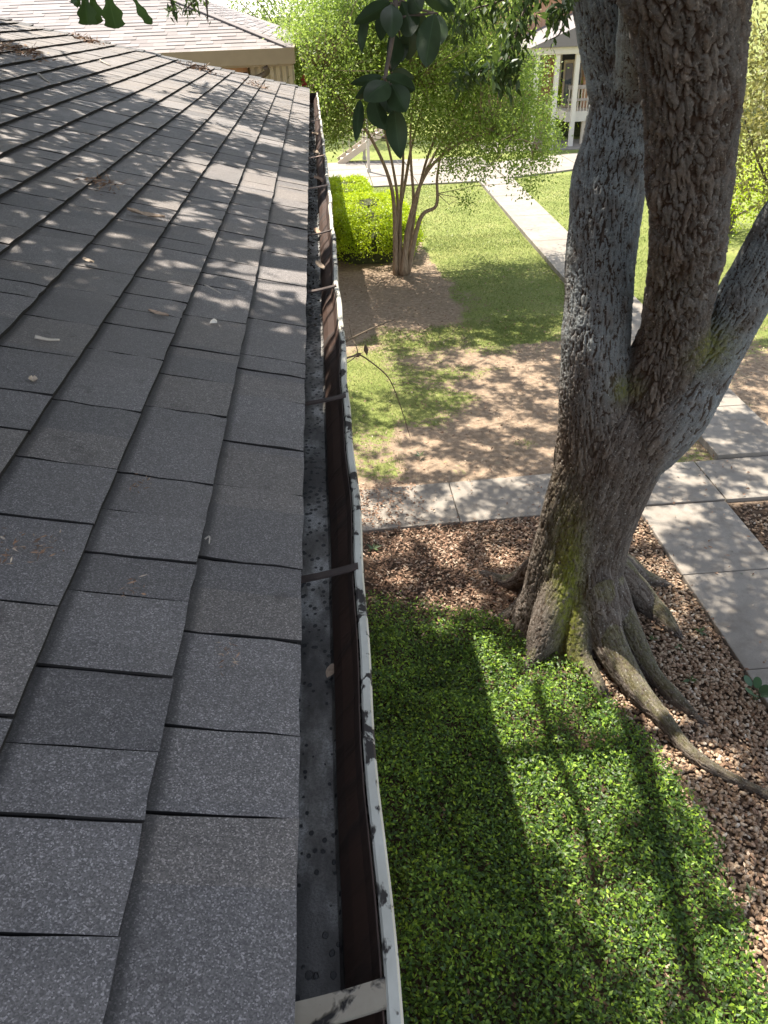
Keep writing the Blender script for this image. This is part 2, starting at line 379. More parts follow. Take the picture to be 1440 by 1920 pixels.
m.col(m.mix(m.math('MULTIPLY', m.noise(p, 60, 3, .7), .5), m.ramp(r, [(0, (.20, .176, .166)), (1, (.285, .255, .242))]), (.165, .147, .140))).rough(.9); M['pale_shingle'] = m.m

# ------------------------------------------------------------------ ground, paths
def lawn_fn(x, y):
    n = noise2(x, y, .55, 3) * .42 + noise2(x, y, 1.7, 4) * .33 + noise2(x, y, 4.5, 5) * .25
    g = np.where(y < 10.0, .08, .52)
    bare = np.exp(-(((x - 2.9) / 2.3) ** 2 + ((y - 11.6) / 2.0) ** 2) ** 1); g = g - .42 * bare
    g = g - .30 * np.exp(-(((x - 4.6) / 1.3) ** 2 + ((y - 14.2) / 1.6) ** 2) ** 1)
    g = np.where((x > 3.0) & (y > 15.5), np.maximum(g, .62 + .3 * sstep(y, 16, 20)), g)
    bare2 = np.exp(-(((x - 1.6) / 1.9) ** 2 + ((y - 20.0) / 3.4) ** 2) ** 1.3); g = g - .85 * bare2
    g = np.where((x > 7.2) & (y > 8.9), .35 + .5 * sstep(y, 13, 19), g)
    g = np.where(y > 25.5, .9, g); g = np.where((y > 24) & (x > 3.2), .9, g)
    g = np.where((x < 1.0) & (y > 10) & (y < 15.5), .62, g)
    return np.clip(g + (n - .5) * 1.5, 0, 1)
BED = np.array([(-1, 2.5), (1, 2.55), (2.58, 2.74), (3.94, 2.92), (5.0, 2.72), (5.7, 2.45), (6.3, 2.05), (6.8, 1.7), (7.2, .9), (7.5, .3)])
def bed_x(y): return np.interp(y, BED[:, 0], BED[:, 1])

def axis(segs):
    out = []
    for a, b, st in segs: out += list(np.arange(a, b, st))
    return np.array(out + [segs[-1][1]])
gx = axis([(-700, -60, 160), (-60, -6, 9), (-6, 14, .2), (14, 60, 3), (60, 700, 160)])
gy = axis([(-300, -20, 70), (-20, 0, 4), (0, 42, .2), (42, 90, 4), (90, 1200, 220)])
GX, GY = np.meshgrid(gx, gy); gz = (noise2(GX, GY, .35, 1) - .5) * .06 * ((GY > 10) & (np.abs(GX) < 20))
gz = np.where((np.abs(GX) > 20) | (GY > 60), 0, gz)
V = np.stack([GX, GY, gz - .012], -1).reshape(-1, 3); nx = len(gx)
idx = np.arange(len(V)).reshape(len(gy), nx); F = np.stack([idx[:-1, :-1], idx[:-1, 1:], idx[1:, 1:], idx[1:, :-1]], -1).reshape(-1, 4)
law = lawn_fn(GX, GY).reshape(-1); mul = (sstep(9.0 - GY, 0, .25) * np.where(GX > 7.5, .6, 1) * (np.abs(GX) < 30)).reshape(-1)
tag(mk('ground', V, F, M['ground'], smooth=True, vert_attr={'lawn': law, 'mulch': mul}), kind='structure')

def slab_path(name, quads, zt, th=.14, gap=.008):
    """each concrete slab its own piece, corners listed near-left, near-right, far-right, far-left"""
    root = empty(name); tag(root, kind='structure')
    for q in quads:
        q = np.array(q, float); c = q.mean(0); qi = c + (q - c) * (1 - gap / np.maximum(np.linalg.norm(q - c, axis=1), .1))[:, None]
        dz = RNG.uniform(-.004, .004)
        B = [(x, y, zt - th) for x, y in qi]; T = [(x, y, zt + dz) for x, y in qi]
        MB().hexa(B, T).build('slab', M['concrete'], root, bevel=.012)
    return root
xs = [-4.0, -1.9, .1, 1.56, 3.2, 4.18]
slab_path('cross_sidewalk', [[(a, 8.86 + (a - 1.5) * .035), (b, 8.86 + (b - 1.5) * .035), (b, 9.95 + (b - 1.5) * .04), (a, 9.95 + (a - 1.5) * .04)] for a, b in zip(xs[:-1], xs[1:])] +
          [[(a, 8.97), (b, 8.97), (b, 10.06 + (b - 4.2) * .02), (a, 10.06 + (a - 4.2) * .02)] for a, b in ((4.19, 5.34), (5.35, 6.9), (6.91, 8.6), (8.61, 10.4))], .05)
ys = [-.9, .75, 2.4, 4.06, 5.72, 7.37, 8.94]
slab_path('side_walk', [[(4.06, a), (5.32, a), (5.32, b), (4.06, b)] for a, b in zip(ys[:-1], ys[1:])], .05)
ys = np.linspace(10.12, 33.2, 15)
fx = lambda y, k: (5.72 + (y - 10) * .022 if k == 0 else 6.92 + (y - 10) * .030)
slab_path('far_walk', [[(fx(a, 0), a), (fx(a, 1), a), (fx(b, 1), b), (fx(b, 0), b)] for a, b in zip(ys[:-1], ys[1:])], .10, .2)
slab_path('patio', [[(a, b), (a + 1.78, b), (a + 1.78, b + 2.0), (a, b + 2.0)] for a in (.2, 2.0, 3.8, 5.6) for b in (33.2, 35.25, 37.3)] +
          [[(7.45, 33.6), (11, 35.0), (11, 38.6), (7.45, 37.4)], [(11.02, 35.0), (15, 36.5), (15, 40), (11.02, 38.6)]], .06)
tag(MB().box(7.8, 20, 40.3, 43.4, -.3, .03).build('porch_slab', M['concrete']), kind='structure')

# pebbles, litter, ground cover, grass
def pebble_bed(name, pts, r0, r1, label):
    n = len(pts); rng = np.random.default_rng(len(pts)); R = rng.normal(size=(n, 3, 3)); Q, _ = np.linalg.qr(R)
    tilt = unit(np.stack([rng.normal(0, .3, n), rng.normal(0, .3, n), np.ones(n)], 1)); ang = rng.uniform(0, 6.28, n)
    ax = unit(np.stack([np.cos(ang), np.sin(ang), -(tilt[:, 0] * np.cos(ang) + tilt[:, 1] * np.sin(ang))], 1)); ay = np.cross(tilt, ax)
    s = rng.uniform(r0, r1, n); sx = s * rng.uniform(1.0, 1.5, n); sy = s * rng.uniform(.75, 1.0, n); sz = s * rng.uniform(.35, .6, n)
    Vt = IV[None] * (1 + rng.normal(0, .09, (n, len(IV), 1)))
    W = pts[:, None] + Vt[..., :1] * sx[:, None, None] * ax[:, None] + Vt[..., 1:2] * sy[:, None, None] * ay[:, None] + Vt[..., 2:3] * sz[:, None, None] * tilt[:, None]
    F = (IF[None] + len(IV) * np.arange(n)[:, None, None]).reshape(-1, 3)
    return mk(name, W.reshape(-1, 3), F, M['pebble'], smooth=True, face_attr={'rnd': np.repeat(rng.random(n), len(IF))})
rng = np.random.default_rng(5)
_t = (1 + 5 ** .5) / 2
IV = unit(np.array([(-1, _t, 0), (1, _t, 0), (-1, -_t, 0), (1, -_t, 0), (0, -1, _t), (0, 1, _t), (0, -1, -_t), (0, 1, -_t), (_t, 0, -1), (_t, 0, 1), (-_t, 0, -1), (-_t, 0, 1)], float))
IF = np.array([(0, 11, 5), (0, 5, 1), (0, 1, 7), (0, 7, 10), (0, 10, 11), (1, 5, 9), (5, 11, 4), (11, 10, 2), (10, 7, 6), (7, 1, 8), (3, 9, 4), (3, 4, 2), (3, 2, 6), (3, 6, 8), (3, 8, 9), (4, 9, 5), (2, 4, 11), (6, 2, 10), (8, 6, 7), (9, 8, 1)])
n = 27000
px = rng.uniform(1.5, 4.05, n); py = rng.uniform(1.4, 8.85, n)
keep = (px > bed_x(py) - .05 + rng.normal(0, .06, n)) & ((py < 7.9) | (rng.random(n) < .5))
pts = np.stack([px, py, rng.uniform(-.006, .018, n)], 1)[keep]
n = 5000; q = np.stack([rng.uniform(5.36, 9, n), rng.uniform(5.5, 8.9, n), rng.uniform(-.006, .018, n)], 1)
tag(pebble_bed('gravel', np.vstack([pts, q]), .0125, .0265, ''), 'reddish brown pebble gravel round the oak roots beside the walk', 'gravel', kind='stuff')

def scatter_litter(n, x0, x1, y0, y1, dens, seed, zl=0.0):
    rng = np.random.default_rng(seed); x = rng.uniform(x0, x1, n); y = rng.uniform(y0, y1, n)
    k = rng.random(n) < dens(x, y); x, y = x[k], y[k]; return np.stack([x, y, np.full(len(x), .012 + zl) + rng.uniform(0, .02, len(x))], 1)
L1 = scatter_litter(9000, -.2, 3.2, 6.7, 8.9, lambda x, y: np.where(x > bed_x(y), .95, .35), 1)
L2 = scatter_litter(5200, .2, 4.1, 1.2, 8.9, lambda x, y: np.where(x > bed_x(y), .62, .14), 2, .03)
L3 = scatter_litter(5200, -.5, 6, 10, 21, lambda x, y: .35 + .5 * (x < 3) * (y > 16), 3)
L4 = scatter_litter(1800, -.2, 1.6, 8.85, 10.0, lambda x, y: np.clip(1.25 - x, .05, .8), 4, .05)
L5 = scatter_litter(300, 1.6, 6, 8.9, 10.0, lambda x, y: .35 + 0 * x, 6, .05)
L6 = scatter_litter(1800, 5.4, 10, 5, 8.9, lambda x, y: .7 + 0 * x, 7)
L7 = scatter_litter(1700, 7, 10.5, 10, 17, lambda x, y: .7 + 0 * x, 8)
L8 = scatter_litter(260, 4.1, 5.3, 1, 8.9, lambda x, y: .4 + 0 * x, 9, .05)
LP = np.vstack([L1, L2, L3, L4, L5, L6, L7, L8]); n = len(LP); rng = np.random.default_rng(21)
d = rand_dir(n, rng); d[:, 2] *= .25; nn = rand_dir(n, rng, 2.2)
lit = leaf_obj('leaf_litter', LP, d, nn, rng.uniform(.03, .075, n), rng.uniform(.014, .032, n), M['litter'], seed=3)
tag(lit, 'dead brown leaves strewn over soil, gravel and concrete', 'leaf litter', kind='stuff')

n = 125000; rng = np.random.default_rng(8)
x = rng.uniform(-.45, 3.0, n); y = rng.uniform(.9, 7.6, n)
dn = np.clip((bed_x(y) - x) / .16 + .4, 0, 1) * np.where(y > 6.2, np.clip((7.5 - y) / 1.0, 0, 1), 1)
dn = dn * (1 - .75 * np.exp(-(((x - 2.2) / .45) ** 2 + ((y - 6.2) / .5) ** 2))) * (.5 + .6 * sstep(noise2(x, y, 3.2, 9) * .6 + noise2(x, y, 8.0, 10) * .4, .28, .5))
k = rng.random(n) < dn; x, y = x[k], y[k]; n = len(x)
hz = .02 + .09 * rng.random(n) ** 1.3 * (.5 + noise2(x, y, 4.5, 12)) + .09 * sstep(noise2(x, y, 2.2, 13), .45, .8)
P = np.stack([x, y, hz], 1); d = rand_dir(n, rng, .1); d[:, 2] *= .55; nn = rand_dir(n, rng, 2.6)
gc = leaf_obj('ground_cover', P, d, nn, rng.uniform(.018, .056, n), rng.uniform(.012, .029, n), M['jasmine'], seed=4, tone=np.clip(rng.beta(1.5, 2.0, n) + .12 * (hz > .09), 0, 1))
tag(gc, 'dense dark green small leaved ground cover below the gutter', 'ground cover', kind='stuff')

def blades(n, x0, x1, y0, y1, h0, h1, w, seed, thr):
    rng = np.random.default_rng(seed); x = rng.uniform(x0, x1, n); y = rng.uniform(y0, y1, n)
    lw = lawn_fn(x, y); k = (lw > thr) & (rng.random(n) < lw * 1.1)
    on = (x > fx(y, 0) - .03) & (x < fx(y, 1) + .03) & (y > 10); k &= ~on & (y > 10.08)
    x, y = x[k], y[k]; n = len(x); z = (noise2(x, y, .35, 1) - .5) * .06 - .015
    a = rng.uniform(0, 6.28, n); h = rng.uniform(h0, h1, n); ln = rng.normal(0, .6, (n, 2)) * h[:, None]; ww = w * rng.uniform(.6, 1.3, n)
    b = np.stack([x, y, z], 1); s = np.stack([np.cos(a), np.sin(a), 0 * a], 1) * ww[:, None] / 2
    t = b + np.stack([ln[:, 0], ln[:, 1], h], 1)
    return np.stack([b - s, b + s, t], 1).reshape(-1, 3), np.arange(3 * n).reshape(-1, 3), rng.random(n)
parts = [blades(95000, -.6, 6.2, 10, 17, .02, .05, .008, 1, .40), blades(70000, -.5, 9.5, 15.5, 25, .025, .055, .013, 2, .42), blades(50000, 0, 13, 23, 34, .03, .06, .022, 3, .42), blades(26000, 7, 11, 10.1, 20, .02, .05, .010, 4, .42)]
V = np.vstack([a[0] for a in parts]); off = np.cumsum([0] + [len(a[0]) for a in parts[:-1]])
F = np.vstack([a[1] + o for a, o in zip(parts, off)]); r = np.concatenate([a[2] for a in parts])
tag(mk('grass', V, F, M['grass'], face_attr={'rnd': r}), 'short sparse lawn grass with bare patches', 'grass', kind='stuff')

# ------------------------------------------------------------------ the shingled building under the camera
ZE, XE, SL, EXPO = CAMH - .675, -.0775, .32, .143
CS, SN = 1 / math.hypot(1, SL), SL / math.hypot(1, SL)
YC = 8.95                                               # far corner of the eave
bld = empty('shingled_building', (0, 0, 0), 0, 'building with dark grey shingle roof and rusty gutter along its eave', 'building')
YB, XR, YFAR = -9.0, -5.2, YC
def roof_pt(u, y, h=0.0):
    """u metres up the slope from the drip edge, h above the deck"""
    return (XE - u * CS + h * SN, y, ZE + u * SN + h * CS)
def hip_y(u): return YC - (u * CS) * 1.0
UR = (XE - XR) / CS
V = [roof_pt(.012, YB), roof_pt(.012, YC - .01), roof_pt(UR, hip_y(UR)), roof_pt(UR, YB)]
V += [(-2 * abs(XR) + .07, YC - .01, ZE), (-2 * abs(XR) + .07, YB, ZE)]
top = [tuple(v) for v in V]; low = [(a, b, c - .05) for a, b, c in V]
Fr = [(0, 1, 2, 3), (1, 4, 2), (3, 2, 4, 5), (9, 8, 7, 6), (8, 10, 7), (11, 10, 8, 9), (0, 6, 7, 1), (1, 7, 10, 4), (3, 9, 6, 0), (5, 11, 9, 3), (4, 10, 11, 5)]
roof = mk('roof', np.array(top + low), Fr, M['deck'], bld)
wl_ = MB().box(-9.8, -.48, YB + .3, YC - .45, -.2, ZE - .22).build('wall', M['brick'], bld)
MB().box(-10.2, -.105, YB, YC - .09, ZE - .26, ZE - .225).build('soffit', M['cream'], bld)
MB().box(-.135, -.108, YB, YC - .12, ZE - .222, ZE - .052).box(-10.1, -.137, YC - .12, YC - .095, ZE - .222, ZE - .052).build('fascia', M['brown'], bld)

# shingle tabs: a few shared meshes, each tab its own object
def tab_mesh(k):
    rng = np.random.default_rng(100 + k); us = [-.006, .03, .075, .116, .132, .205]; vs = [0, .33, .67, 1.0]; nr = len(us)
    V = []; B = []; th = .0042; skew = rng.uniform(-.14, .14)
    for iu, u in enumerate(us):
        for iv, v in enumerate(vs):
            lift = .0145 - .0145 * min(1, max(0, u / .19)) + (rng.uniform(-.0009, .0014) if iu < 2 else rng.uniform(-.0004, .0005))
            uu = u + (rng.uniform(-.0014, .0014) if iu == 0 else 0); ve = v + (rng.uniform(-.010, .010) if iv in (0, 3) else 0)
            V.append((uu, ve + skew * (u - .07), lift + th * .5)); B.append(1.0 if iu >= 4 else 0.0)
    n = len(V)
    V += [(V[j][0], V[j][1], V[j][2] - th - .0045) for j in range(4)]   # skirt below the butt edge
    V += [(V[4 * i][0], V[4 * i][1], V[4 * i][2] - th) for i in range(nr)] + [(V[4 * i + 3][0], V[4 * i + 3][1], V[4 * i + 3][2] - th) for i in range(nr)]
    F = [(4 * i + j, 4 * i + j + 1, 4 * i + j + 5, 4 * i + j + 4) for i in range(nr - 1) for j in range(3)]; nt = len(F)
    F += [(n + j, n + j + 1, j + 1, j) for j in range(3)]
    F += [(n + 4 + i + 1, n + 4 + i, 4 * i, 4 * i + 4) for i in range(nr - 1)] + [(n + 4 + nr + i, n + 4 + nr + i + 1, 4 * i + 7, 4 * i + 3) for i in range(nr - 1)]
    # local axes: x up the slope (mapped to world by the object's matrix), y along the eave
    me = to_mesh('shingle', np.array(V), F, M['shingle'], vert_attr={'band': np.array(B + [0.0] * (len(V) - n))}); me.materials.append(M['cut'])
    for p in me.polygons: p.material_index = 0 if p.index < nt else 1
    return me
TABS = [tab_mesh(k) for k in range(12)]
tabs = []; rng = np.random.default_rng(77)
for k in range(0, 36):
    u = k * EXPO; y = -1.3 + rng.uniform(0, .3); yend = hip_y(u) - .02
    while y < yend - .03:
        w = rng.choice([.08, .105, .13, .15, .17, .20, .24], p=[.07, .14, .2, .22, .17, .12, .08]); w = min(w, yend - y)
        tabs.append((u, y, w - .0035, int(rng.integers(12)), rng.random(), rng.uniform(-.0010, .0014), 0))
        y += w
def tab_matrix(t):
    u, y, w, _, _, dz, sk = t
    x, yy, z = roof_pt(u, y, .0015 + dz + rng.uniform(0, .0004))
    return Matrix(((-CS, 0, SN, x), (0, -w, 0, yy + w), (SN, 0, CS, z), (0, 0, 0, 1)))
ctr = np.array([roof_pt(t[0] + .07, t[1] + t[2] / 2) for t in tabs]); pp, dd = project(ctr)
vis = (dd > .1) & (pp[:, 0] > -120) & (pp[:, 0] < 700) & (pp[:, 1] > -60) & (pp[:, 1] < 2100)
order = np.argsort(-np.where(vis, np.array([t[2] for t in tabs]) / np.maximum(dd, .2) ** 2, -1))
front = set(order[:300].tolist())
restV, restF, restR, restM, restB = [], [], [], [], []; nb = 0
for i, t in enumerate(tabs):
    mt = tab_matrix(t)
    if i in front:
        o = bpy.data.objects.new('shingle', TABS[t[3]]); o['tone'] = float(t[4]); COL.objects.link(o); o.parent = roof; o.matrix_local = mt
    else:
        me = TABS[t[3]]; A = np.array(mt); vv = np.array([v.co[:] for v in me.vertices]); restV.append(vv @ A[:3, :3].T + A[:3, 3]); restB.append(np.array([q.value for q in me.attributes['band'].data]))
        for p in me.polygons: restF.append([j + nb for j in p.vertices]); restR.append(t[4]); restM.append(p.material_index)
        nb += len(vv)
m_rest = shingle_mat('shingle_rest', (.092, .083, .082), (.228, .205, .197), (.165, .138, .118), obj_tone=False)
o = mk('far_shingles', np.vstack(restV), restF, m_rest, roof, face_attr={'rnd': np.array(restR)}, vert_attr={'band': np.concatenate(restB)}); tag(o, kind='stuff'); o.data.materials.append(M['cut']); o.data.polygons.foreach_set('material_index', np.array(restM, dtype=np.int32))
# starter strip showing along the drip edge
MB().hexa([roof_pt(-.004, -1.3, -.002), roof_pt(-.004, YC - .02, -.002), roof_pt(.1, YC - .1, -.002), roof_pt(.1, -1.3, -.002)],
          [roof_pt(-.004, -1.3, .004), roof_pt(-.004, YC - .02, .004), roof_pt(.1, YC - .1, .002), roof_pt(.1, -1.3, .002)]).build('starter_strip', M['deck'], roof)
# hip caps: folded over the far hip
for i in range(38):
    u0 = i * .115; u1 = u0 + .19
    def hp(u, side, lat, h):
        if side == 0: p = roof_pt(u - lat * .0, hip_y(u) - lat, h); return p
        return (XE - u * CS - lat, hip_y(u) + 0.0, ZE + u * SN + h)
    rg = np.random.default_rng(900 + i); a = .012 + rg.uniform(0, .007); j = lambda: rg.uniform(-.003, .006)
    V = [hp(u0, 0, .13, a + j()), hp(u0, 0, 0, a + .008 + j()), hp(u0, 1, .13, a + j() - .004), hp(u1, 0, .13, .006), hp(u1, 0, 0, .012), hp(u1, 1, .13, .002)]
    V += [(x, y, z - .007) for x, y, z in V[:3]]
    c = mk('hip_cap', np.array(V), [(0, 1, 4, 3), (1, 2, 5, 4), (6, 7, 1, 0), (7, 8, 2, 1)], M['hip'], roof); c['tone'] = float(rg.random())

# gutter
gut = empty('gutter', (0, 0, 0), parent=bld)
gy_ = np.concatenate([np.arange(-1.2, YC - .04, .06), [YC - .03]])
bow = lambda y: .012 * np.interp(y, [-1, .4, 1.5, 2.4, 3.8, 5.5, 9], [-.1, 0, .75, 1.0, 1.35, .9, -.5]) + .0022 * np.sin(y * 7.1) + .0016 * np.sin(y * 17.3 + 1)
def strip(name, prof, mat, thick=0.0, bowk=None, parent=gut):
    V, F = [], []; n = len(prof)
    for y in gy_:
        for i, (x, z) in enumerate(prof):
            b = bow(y) * (bowk[i] if bowk else 1); V.append((x + b, y, ZE + z - .3 * abs(b)))
    for i in range(len(gy_) - 1):
        for k in range(n - 1): F.append((i * n + k, (i + 1) * n + k, (i + 1) * n + k + 1, i * n + k + 1))
    o = mk(name, np.array(V), F, mat, parent, smooth=False)
    if thick:
        s = o.modifiers.new('solid', 'SOLIDIFY'); s.thickness = thick; s.offset = 0
    return o
strip('floor', [(-.106, -.03), (-.104, -.10), (-.096, -.108), (-.036, -.108), (-.032, -.104)], M['gut_floor'], .0015, [0, 0, 0, .3, .3])
strip('front_wall', [(-.0315, -.103), (-.030, -.085), (-.020, -.066), (-.006, -.048), (.000, -.030), (.001, -.022)], M['gut_wall'], .0015, [.3, .4, .6, .9, 1, 1])
strip('lip', [(.0045, -.030), (.0045, -.0195), (.0065, -.017), (.0145, -.017), (.0165, -.020), (.0165, -.034), (.012, -.037)], M['gut_lip'], .0015, [1] * 7)
strip('outer_face', [(.0138, -.038), (.0165, -.050), (.004, -.068), (-.016, -.09), (-.026, -.110)], M['gut_lip'], .0012, [1, 1, .8, .6, .4])
V = [(-.106, YC - .028, ZE - .02), (-.104, YC - .028, ZE - .108), (-.032, YC - .028, ZE - .108), (.0, YC - .028, ZE - .05), (.016, YC - .028, ZE - .018)]
o = mk('end_cap', np.array(V + [(a, b + .004, c) for a, b, c in V]), [(0, 1, 2, 3, 4), (9, 8, 7, 6, 5), (0, 5, 6, 1), (1, 6, 7, 2), (2, 7, 8, 3), (3, 8, 9, 4), (4, 9, 5, 0)], M['strap_dark'], gut)
for y, w, mat, z, sag in ((.325, .024, 'gut_strap', -.030, .004), (.92, .013, 'strap_dark', -.026, .003), (1.53, .013, 'strap_dark', -.026, .002), (2.33, .020, 'strap_dark', -.028, .004),
                          (3.05, .012, 'strap_dark', -.03, .006), (3.95, .016, 'strap_light', -.028, .003), (4.85, .016, 'strap_light', -.027, .003), (6.6, .016, 'strap_dark', -.028, .003)):
    V, F = [], []; b = float(bow(y)); xs_ = np.linspace(-.104, .010 + b, 9)
    for i, x in enumerate(xs_):
        t = i / 8; zz = ZE + z + .012 * t - sag * math.sin(math.pi * t)
        for dy, dz in ((-w / 2, 0), (w / 2, 0), (w / 2, -.004), (-w / 2, -.004)): V.append((x, y + dy + .012 * t, zz + dz))
    for i in range(8):
        for k in range(4): F.append((4 * i + k, 4 * i + (k + 1) % 4, 4 * i + 4 + (k + 1) % 4, 4 * i + 4 + k))
    F += [(3, 2, 1, 0), (32, 33, 34, 35)]
    mk('hanger_strap', np.array(V), F, M[mat], gut)

# ------------------------------------------------------------------ the old oak
oak = empty('oak_tree', (2.55, 6.75, 0), 0, 'massive forked live oak with furrowed mossy bark and spreading roots', 'tree')
OAKI = Matrix.Translation((-2.55, -6.75, 0))
def limb(rows):
    """rows of (px, py, width px, Y): centre line and radius in the world"""
    P, R = [], []
    for px, py, w, Y in rows:
        p = at(px, py, Y); P.append(p); R.append(w / 2 * depth_of(p) / FPX)
    return P, R
def dense(P, R, n=6):
    Q = spline(np.hstack([np.array(P, float), np.array(R, float)[:, None]]), n); return Q[:, :3], Q[:, 3]
trunk_rows = [(1064, 1180, 225, 6.75), (1066, 1120, 180, 6.8), (1074, 1060, 166, 6.83), (1089, 1000, 164, 6.85), (1112, 930, 170, 6.87), (1140, 860, 182, 6.88), (1160, 805, 182, 6.92), (1178, 760, 140, 6.97), (1190, 715, 60, 7.0)]
left_rows = [(1115, 960, 100, 6.86), (1114, 880, 140, 6.86), (1120, 800, 136, 6.88), (1117, 720, 128, 6.93), (1117, 640, 122, 7.02), (1123, 560, 120, 7.14), (1128, 480, 126, 7.28), (1135, 400, 132, 7.42), (1145, 320, 136, 7.55), (1158, 255, 122, 7.64), (1170, 190, 122, 7.7), (1160, 100, 132, 7.74), (1146, 0, 142, 7.78), (1120, -120, 140, 7.9), (1080, -330, 130, 8.2)]
mid_rows = [(1140, 880, 110, 6.88), (1188, 812, 160, 6.9), (1228, 735, 150, 6.85), (1254, 665, 136, 6.75), (1269, 600, 118, 6.6), (1280, 520, 124, 6.35), (1289, 430, 135, 6.0), (1294, 340, 150, 5.8), (1298, 250, 164, 5.6), (1297, 160, 177, 5.4), (1293, 80, 192, 5.25), (1285, 0, 212, 5.1), (1270, -100, 235, 4.95), (1230, -300, 244, 4.7)]
right_rows = [(1150, 880, 120, 6.88), (1195, 820, 160, 6.86), (1260, 745, 158, 6.82), (1326, 660, 120, 6.76), (1384, 575, 100, 6.7), (1430, 495, 96, 6.6), (1482, 410, 98, 6.5), (1565, 300, 100, 6.3), (1690, 160, 100, 6.0), (1850, -20, 96, 5.7)]
link_rows = [(1165, 230, 40, 7.68), (1182, 175, 78, 7.6), (1205, 110, 100, 7.3), (1215, 40, 110, 7.0), (1215, -60, 100, 6.8)]
limbs = [limb(trunk_rows), limb(left_rows), limb(mid_rows), limb(right_rows), limb(link_rows)]
def root_limb(rows):
    P, R = [], []
    for px, py, r, z in rows[1:]: P.append(on_ground(px, py, z)); R.append(r)
    ax_ = np.array([2.52, 6.80, .95]); P.insert(0, ax_ * .45 + P[0] * .55 + np.array([0, 0, .12])); R.insert(0, R[0] * 1.05); P.insert(0, ax_); R.insert(0, .24); R = [r * f for r, f in zip(R, (1, .92, .82, .76, .74, .76, .8, .85, .9, 1))]
    return P, R
roots = [[(1150, 1060, .30, .75), (1170, 1160, .19, .28), (1205, 1235, .135, .10), (1255, 1300, .10, .05), (1312, 1350, .065, .015), (1335, 1372, .03, -.04)],
         [(1110, 1080, .34, .7), (1140, 1200, .22, .26), (1195, 1295, .16, .10), (1245, 1350, .12, .06), (1290, 1408, .10, .04), (1350, 1448, .085, .03), (1440, 1492, .075, .02), (1540, 1535, .05, -.01)],
         [(1070, 1120, .26, .6), (1085, 1225, .16, .12), (1115, 1275, .11, .04), (1150, 1330, .06, .0), (1170, 1356, .03, -.04)],
         [(1050, 1100, .30, .7), (1022, 1190, .22, .22), (1000, 1235, .12, .03), (985, 1262, .05, -.06)],
         [(1060, 1080, .28, .75), (985, 1135, .17, .15), (945, 1157, .08, .0), (900, 1175, .04, -.05)],
         [(1120, 1060, .30, .7), (1215, 1130, .16, .10), (1262, 1180, .10, .03), (1290, 1215, .05, -.04)],
         [(1110, 1040, .30, .8), (1200, 1082, .14, .08), (1255, 1098, .07, .0), (1290, 1105, .03, -.05)],
         [(1050, 1050, .28, .8), (960, 1092, .13, .08), (900, 1075, .06, .0), (840, 1065, .03, -.04)]]
roots = [root_limb(r) for r in roots]
mb = MB(); SK_P, SK_T, SK_R, SK_I, SK_S = [], [], [], [], []
for li, (P, R) in enumerate(limbs + roots):
    Q, rr = dense(P, R); T, U, W = frames(Q)
    ph = li * 1.7
    mb.tube(Q, rr, 28) if li else mb.add(*tube(Q, rr, 36, lambda a, t: 1 + .05 * math.sin(3 * a + ph) + .035 * math.sin(5 * a + 1.3) + .03 * math.sin(7 * a)))
    s = np.concatenate([[0], np.cumsum(np.linalg.norm(np.diff(Q, axis=0), axis=1))])
    SK_P.append(Q); SK_T.append(np.stack([T, U, W], 1)); SK_R.append(rr); SK_I.append(np.full(len(Q), li)); SK_S.append(s)
SK_P, SK_T, SK_R, SK_I, SK_S = map(np.concatenate, (SK_P, SK_T, SK_R, SK_I, SK_S))
src = mb.build('trunk_source', None)
md = src.modifiers.new('r', 'REMESH'); md.mode = 'VOXEL'; md.voxel_size = .0115; md.adaptivity = 0
sm = src.modifiers.new('s', 'SMOOTH'); sm.factor = .5; sm.iterations = 45
dg = bpy.context.evaluated_depsgraph_get(); me0 = bpy.data.meshes.new_from_object(src.evaluated_get(dg))
bpy.data.objects.remove(src)
nv = len(me0.vertices); PV = np.empty(nv * 3, np.float32); me0.vertices.foreach_get('co', PV); PV = PV.reshape(-1, 3).astype(float)
NV = np.empty(nv * 3, np.float32); me0.vertices.foreach_get('normal', NV); NV = NV.reshape(-1, 3).astype(float)
best = np.full(nv, 1e9); bi = np.zeros(nv, int)
for j in range(len(SK_P)):                                  # nearest limb sample, measured in radii
    dd_ = np.linalg.norm(PV - SK_P[j], axis=1) / SK_R[j] + (0 if SK_I[j] < 5 else .12); k = dd_ < best; best[k] = dd_[k]; bi[k] = j
T, U, W = SK_T[bi, 0], SK_T[bi, 1], SK_T[bi, 2]; rel = PV - SK_P[bi]; along = SK_S[bi] + (rel * T).sum(1)
ru = (rel * U).sum(1); rw = (rel * W).sum(1); rl = np.hypot(ru, rw) + 1e-6; Rref = np.array([np.mean(SK_R[SK_I == i]) for i in range(SK_I.max() + 1)])[SK_I[bi]]
lid = SK_I[bi]
cell = np.select([lid == 2, lid == 1, lid == 3, lid == 0], [.042, .030, .031, .028], .026); stretch = np.select([lid == 2, lid == 1], [4.4, 7.0], 7.0)
depth = np.select([lid == 2, lid == 1, lid == 3, lid == 0], [.036, .025, .022, .021], .012)
Q = np.stack([ru / rl * Rref / cell, rw / rl * Rref / cell, along / cell / stretch], 1)
wr = np.stack([noise3(Q * .7 + 7, 1) + .5 * noise3(Q * 1.9, 21), noise3(Q * .7 + 3, 2) + .5 * noise3(Q * 1.9, 22), noise3(Q * .7 + 9, 3) + .5 * noise3(Q * 1.9, 23)], 1) - .75
f1, f2, idr = voronoi(Q + wr * 1.3 + lid[:, None] * 13.7, 5); ridge = sstep(f2 - f1, .0, np.where(lid == 2, .24, .18))
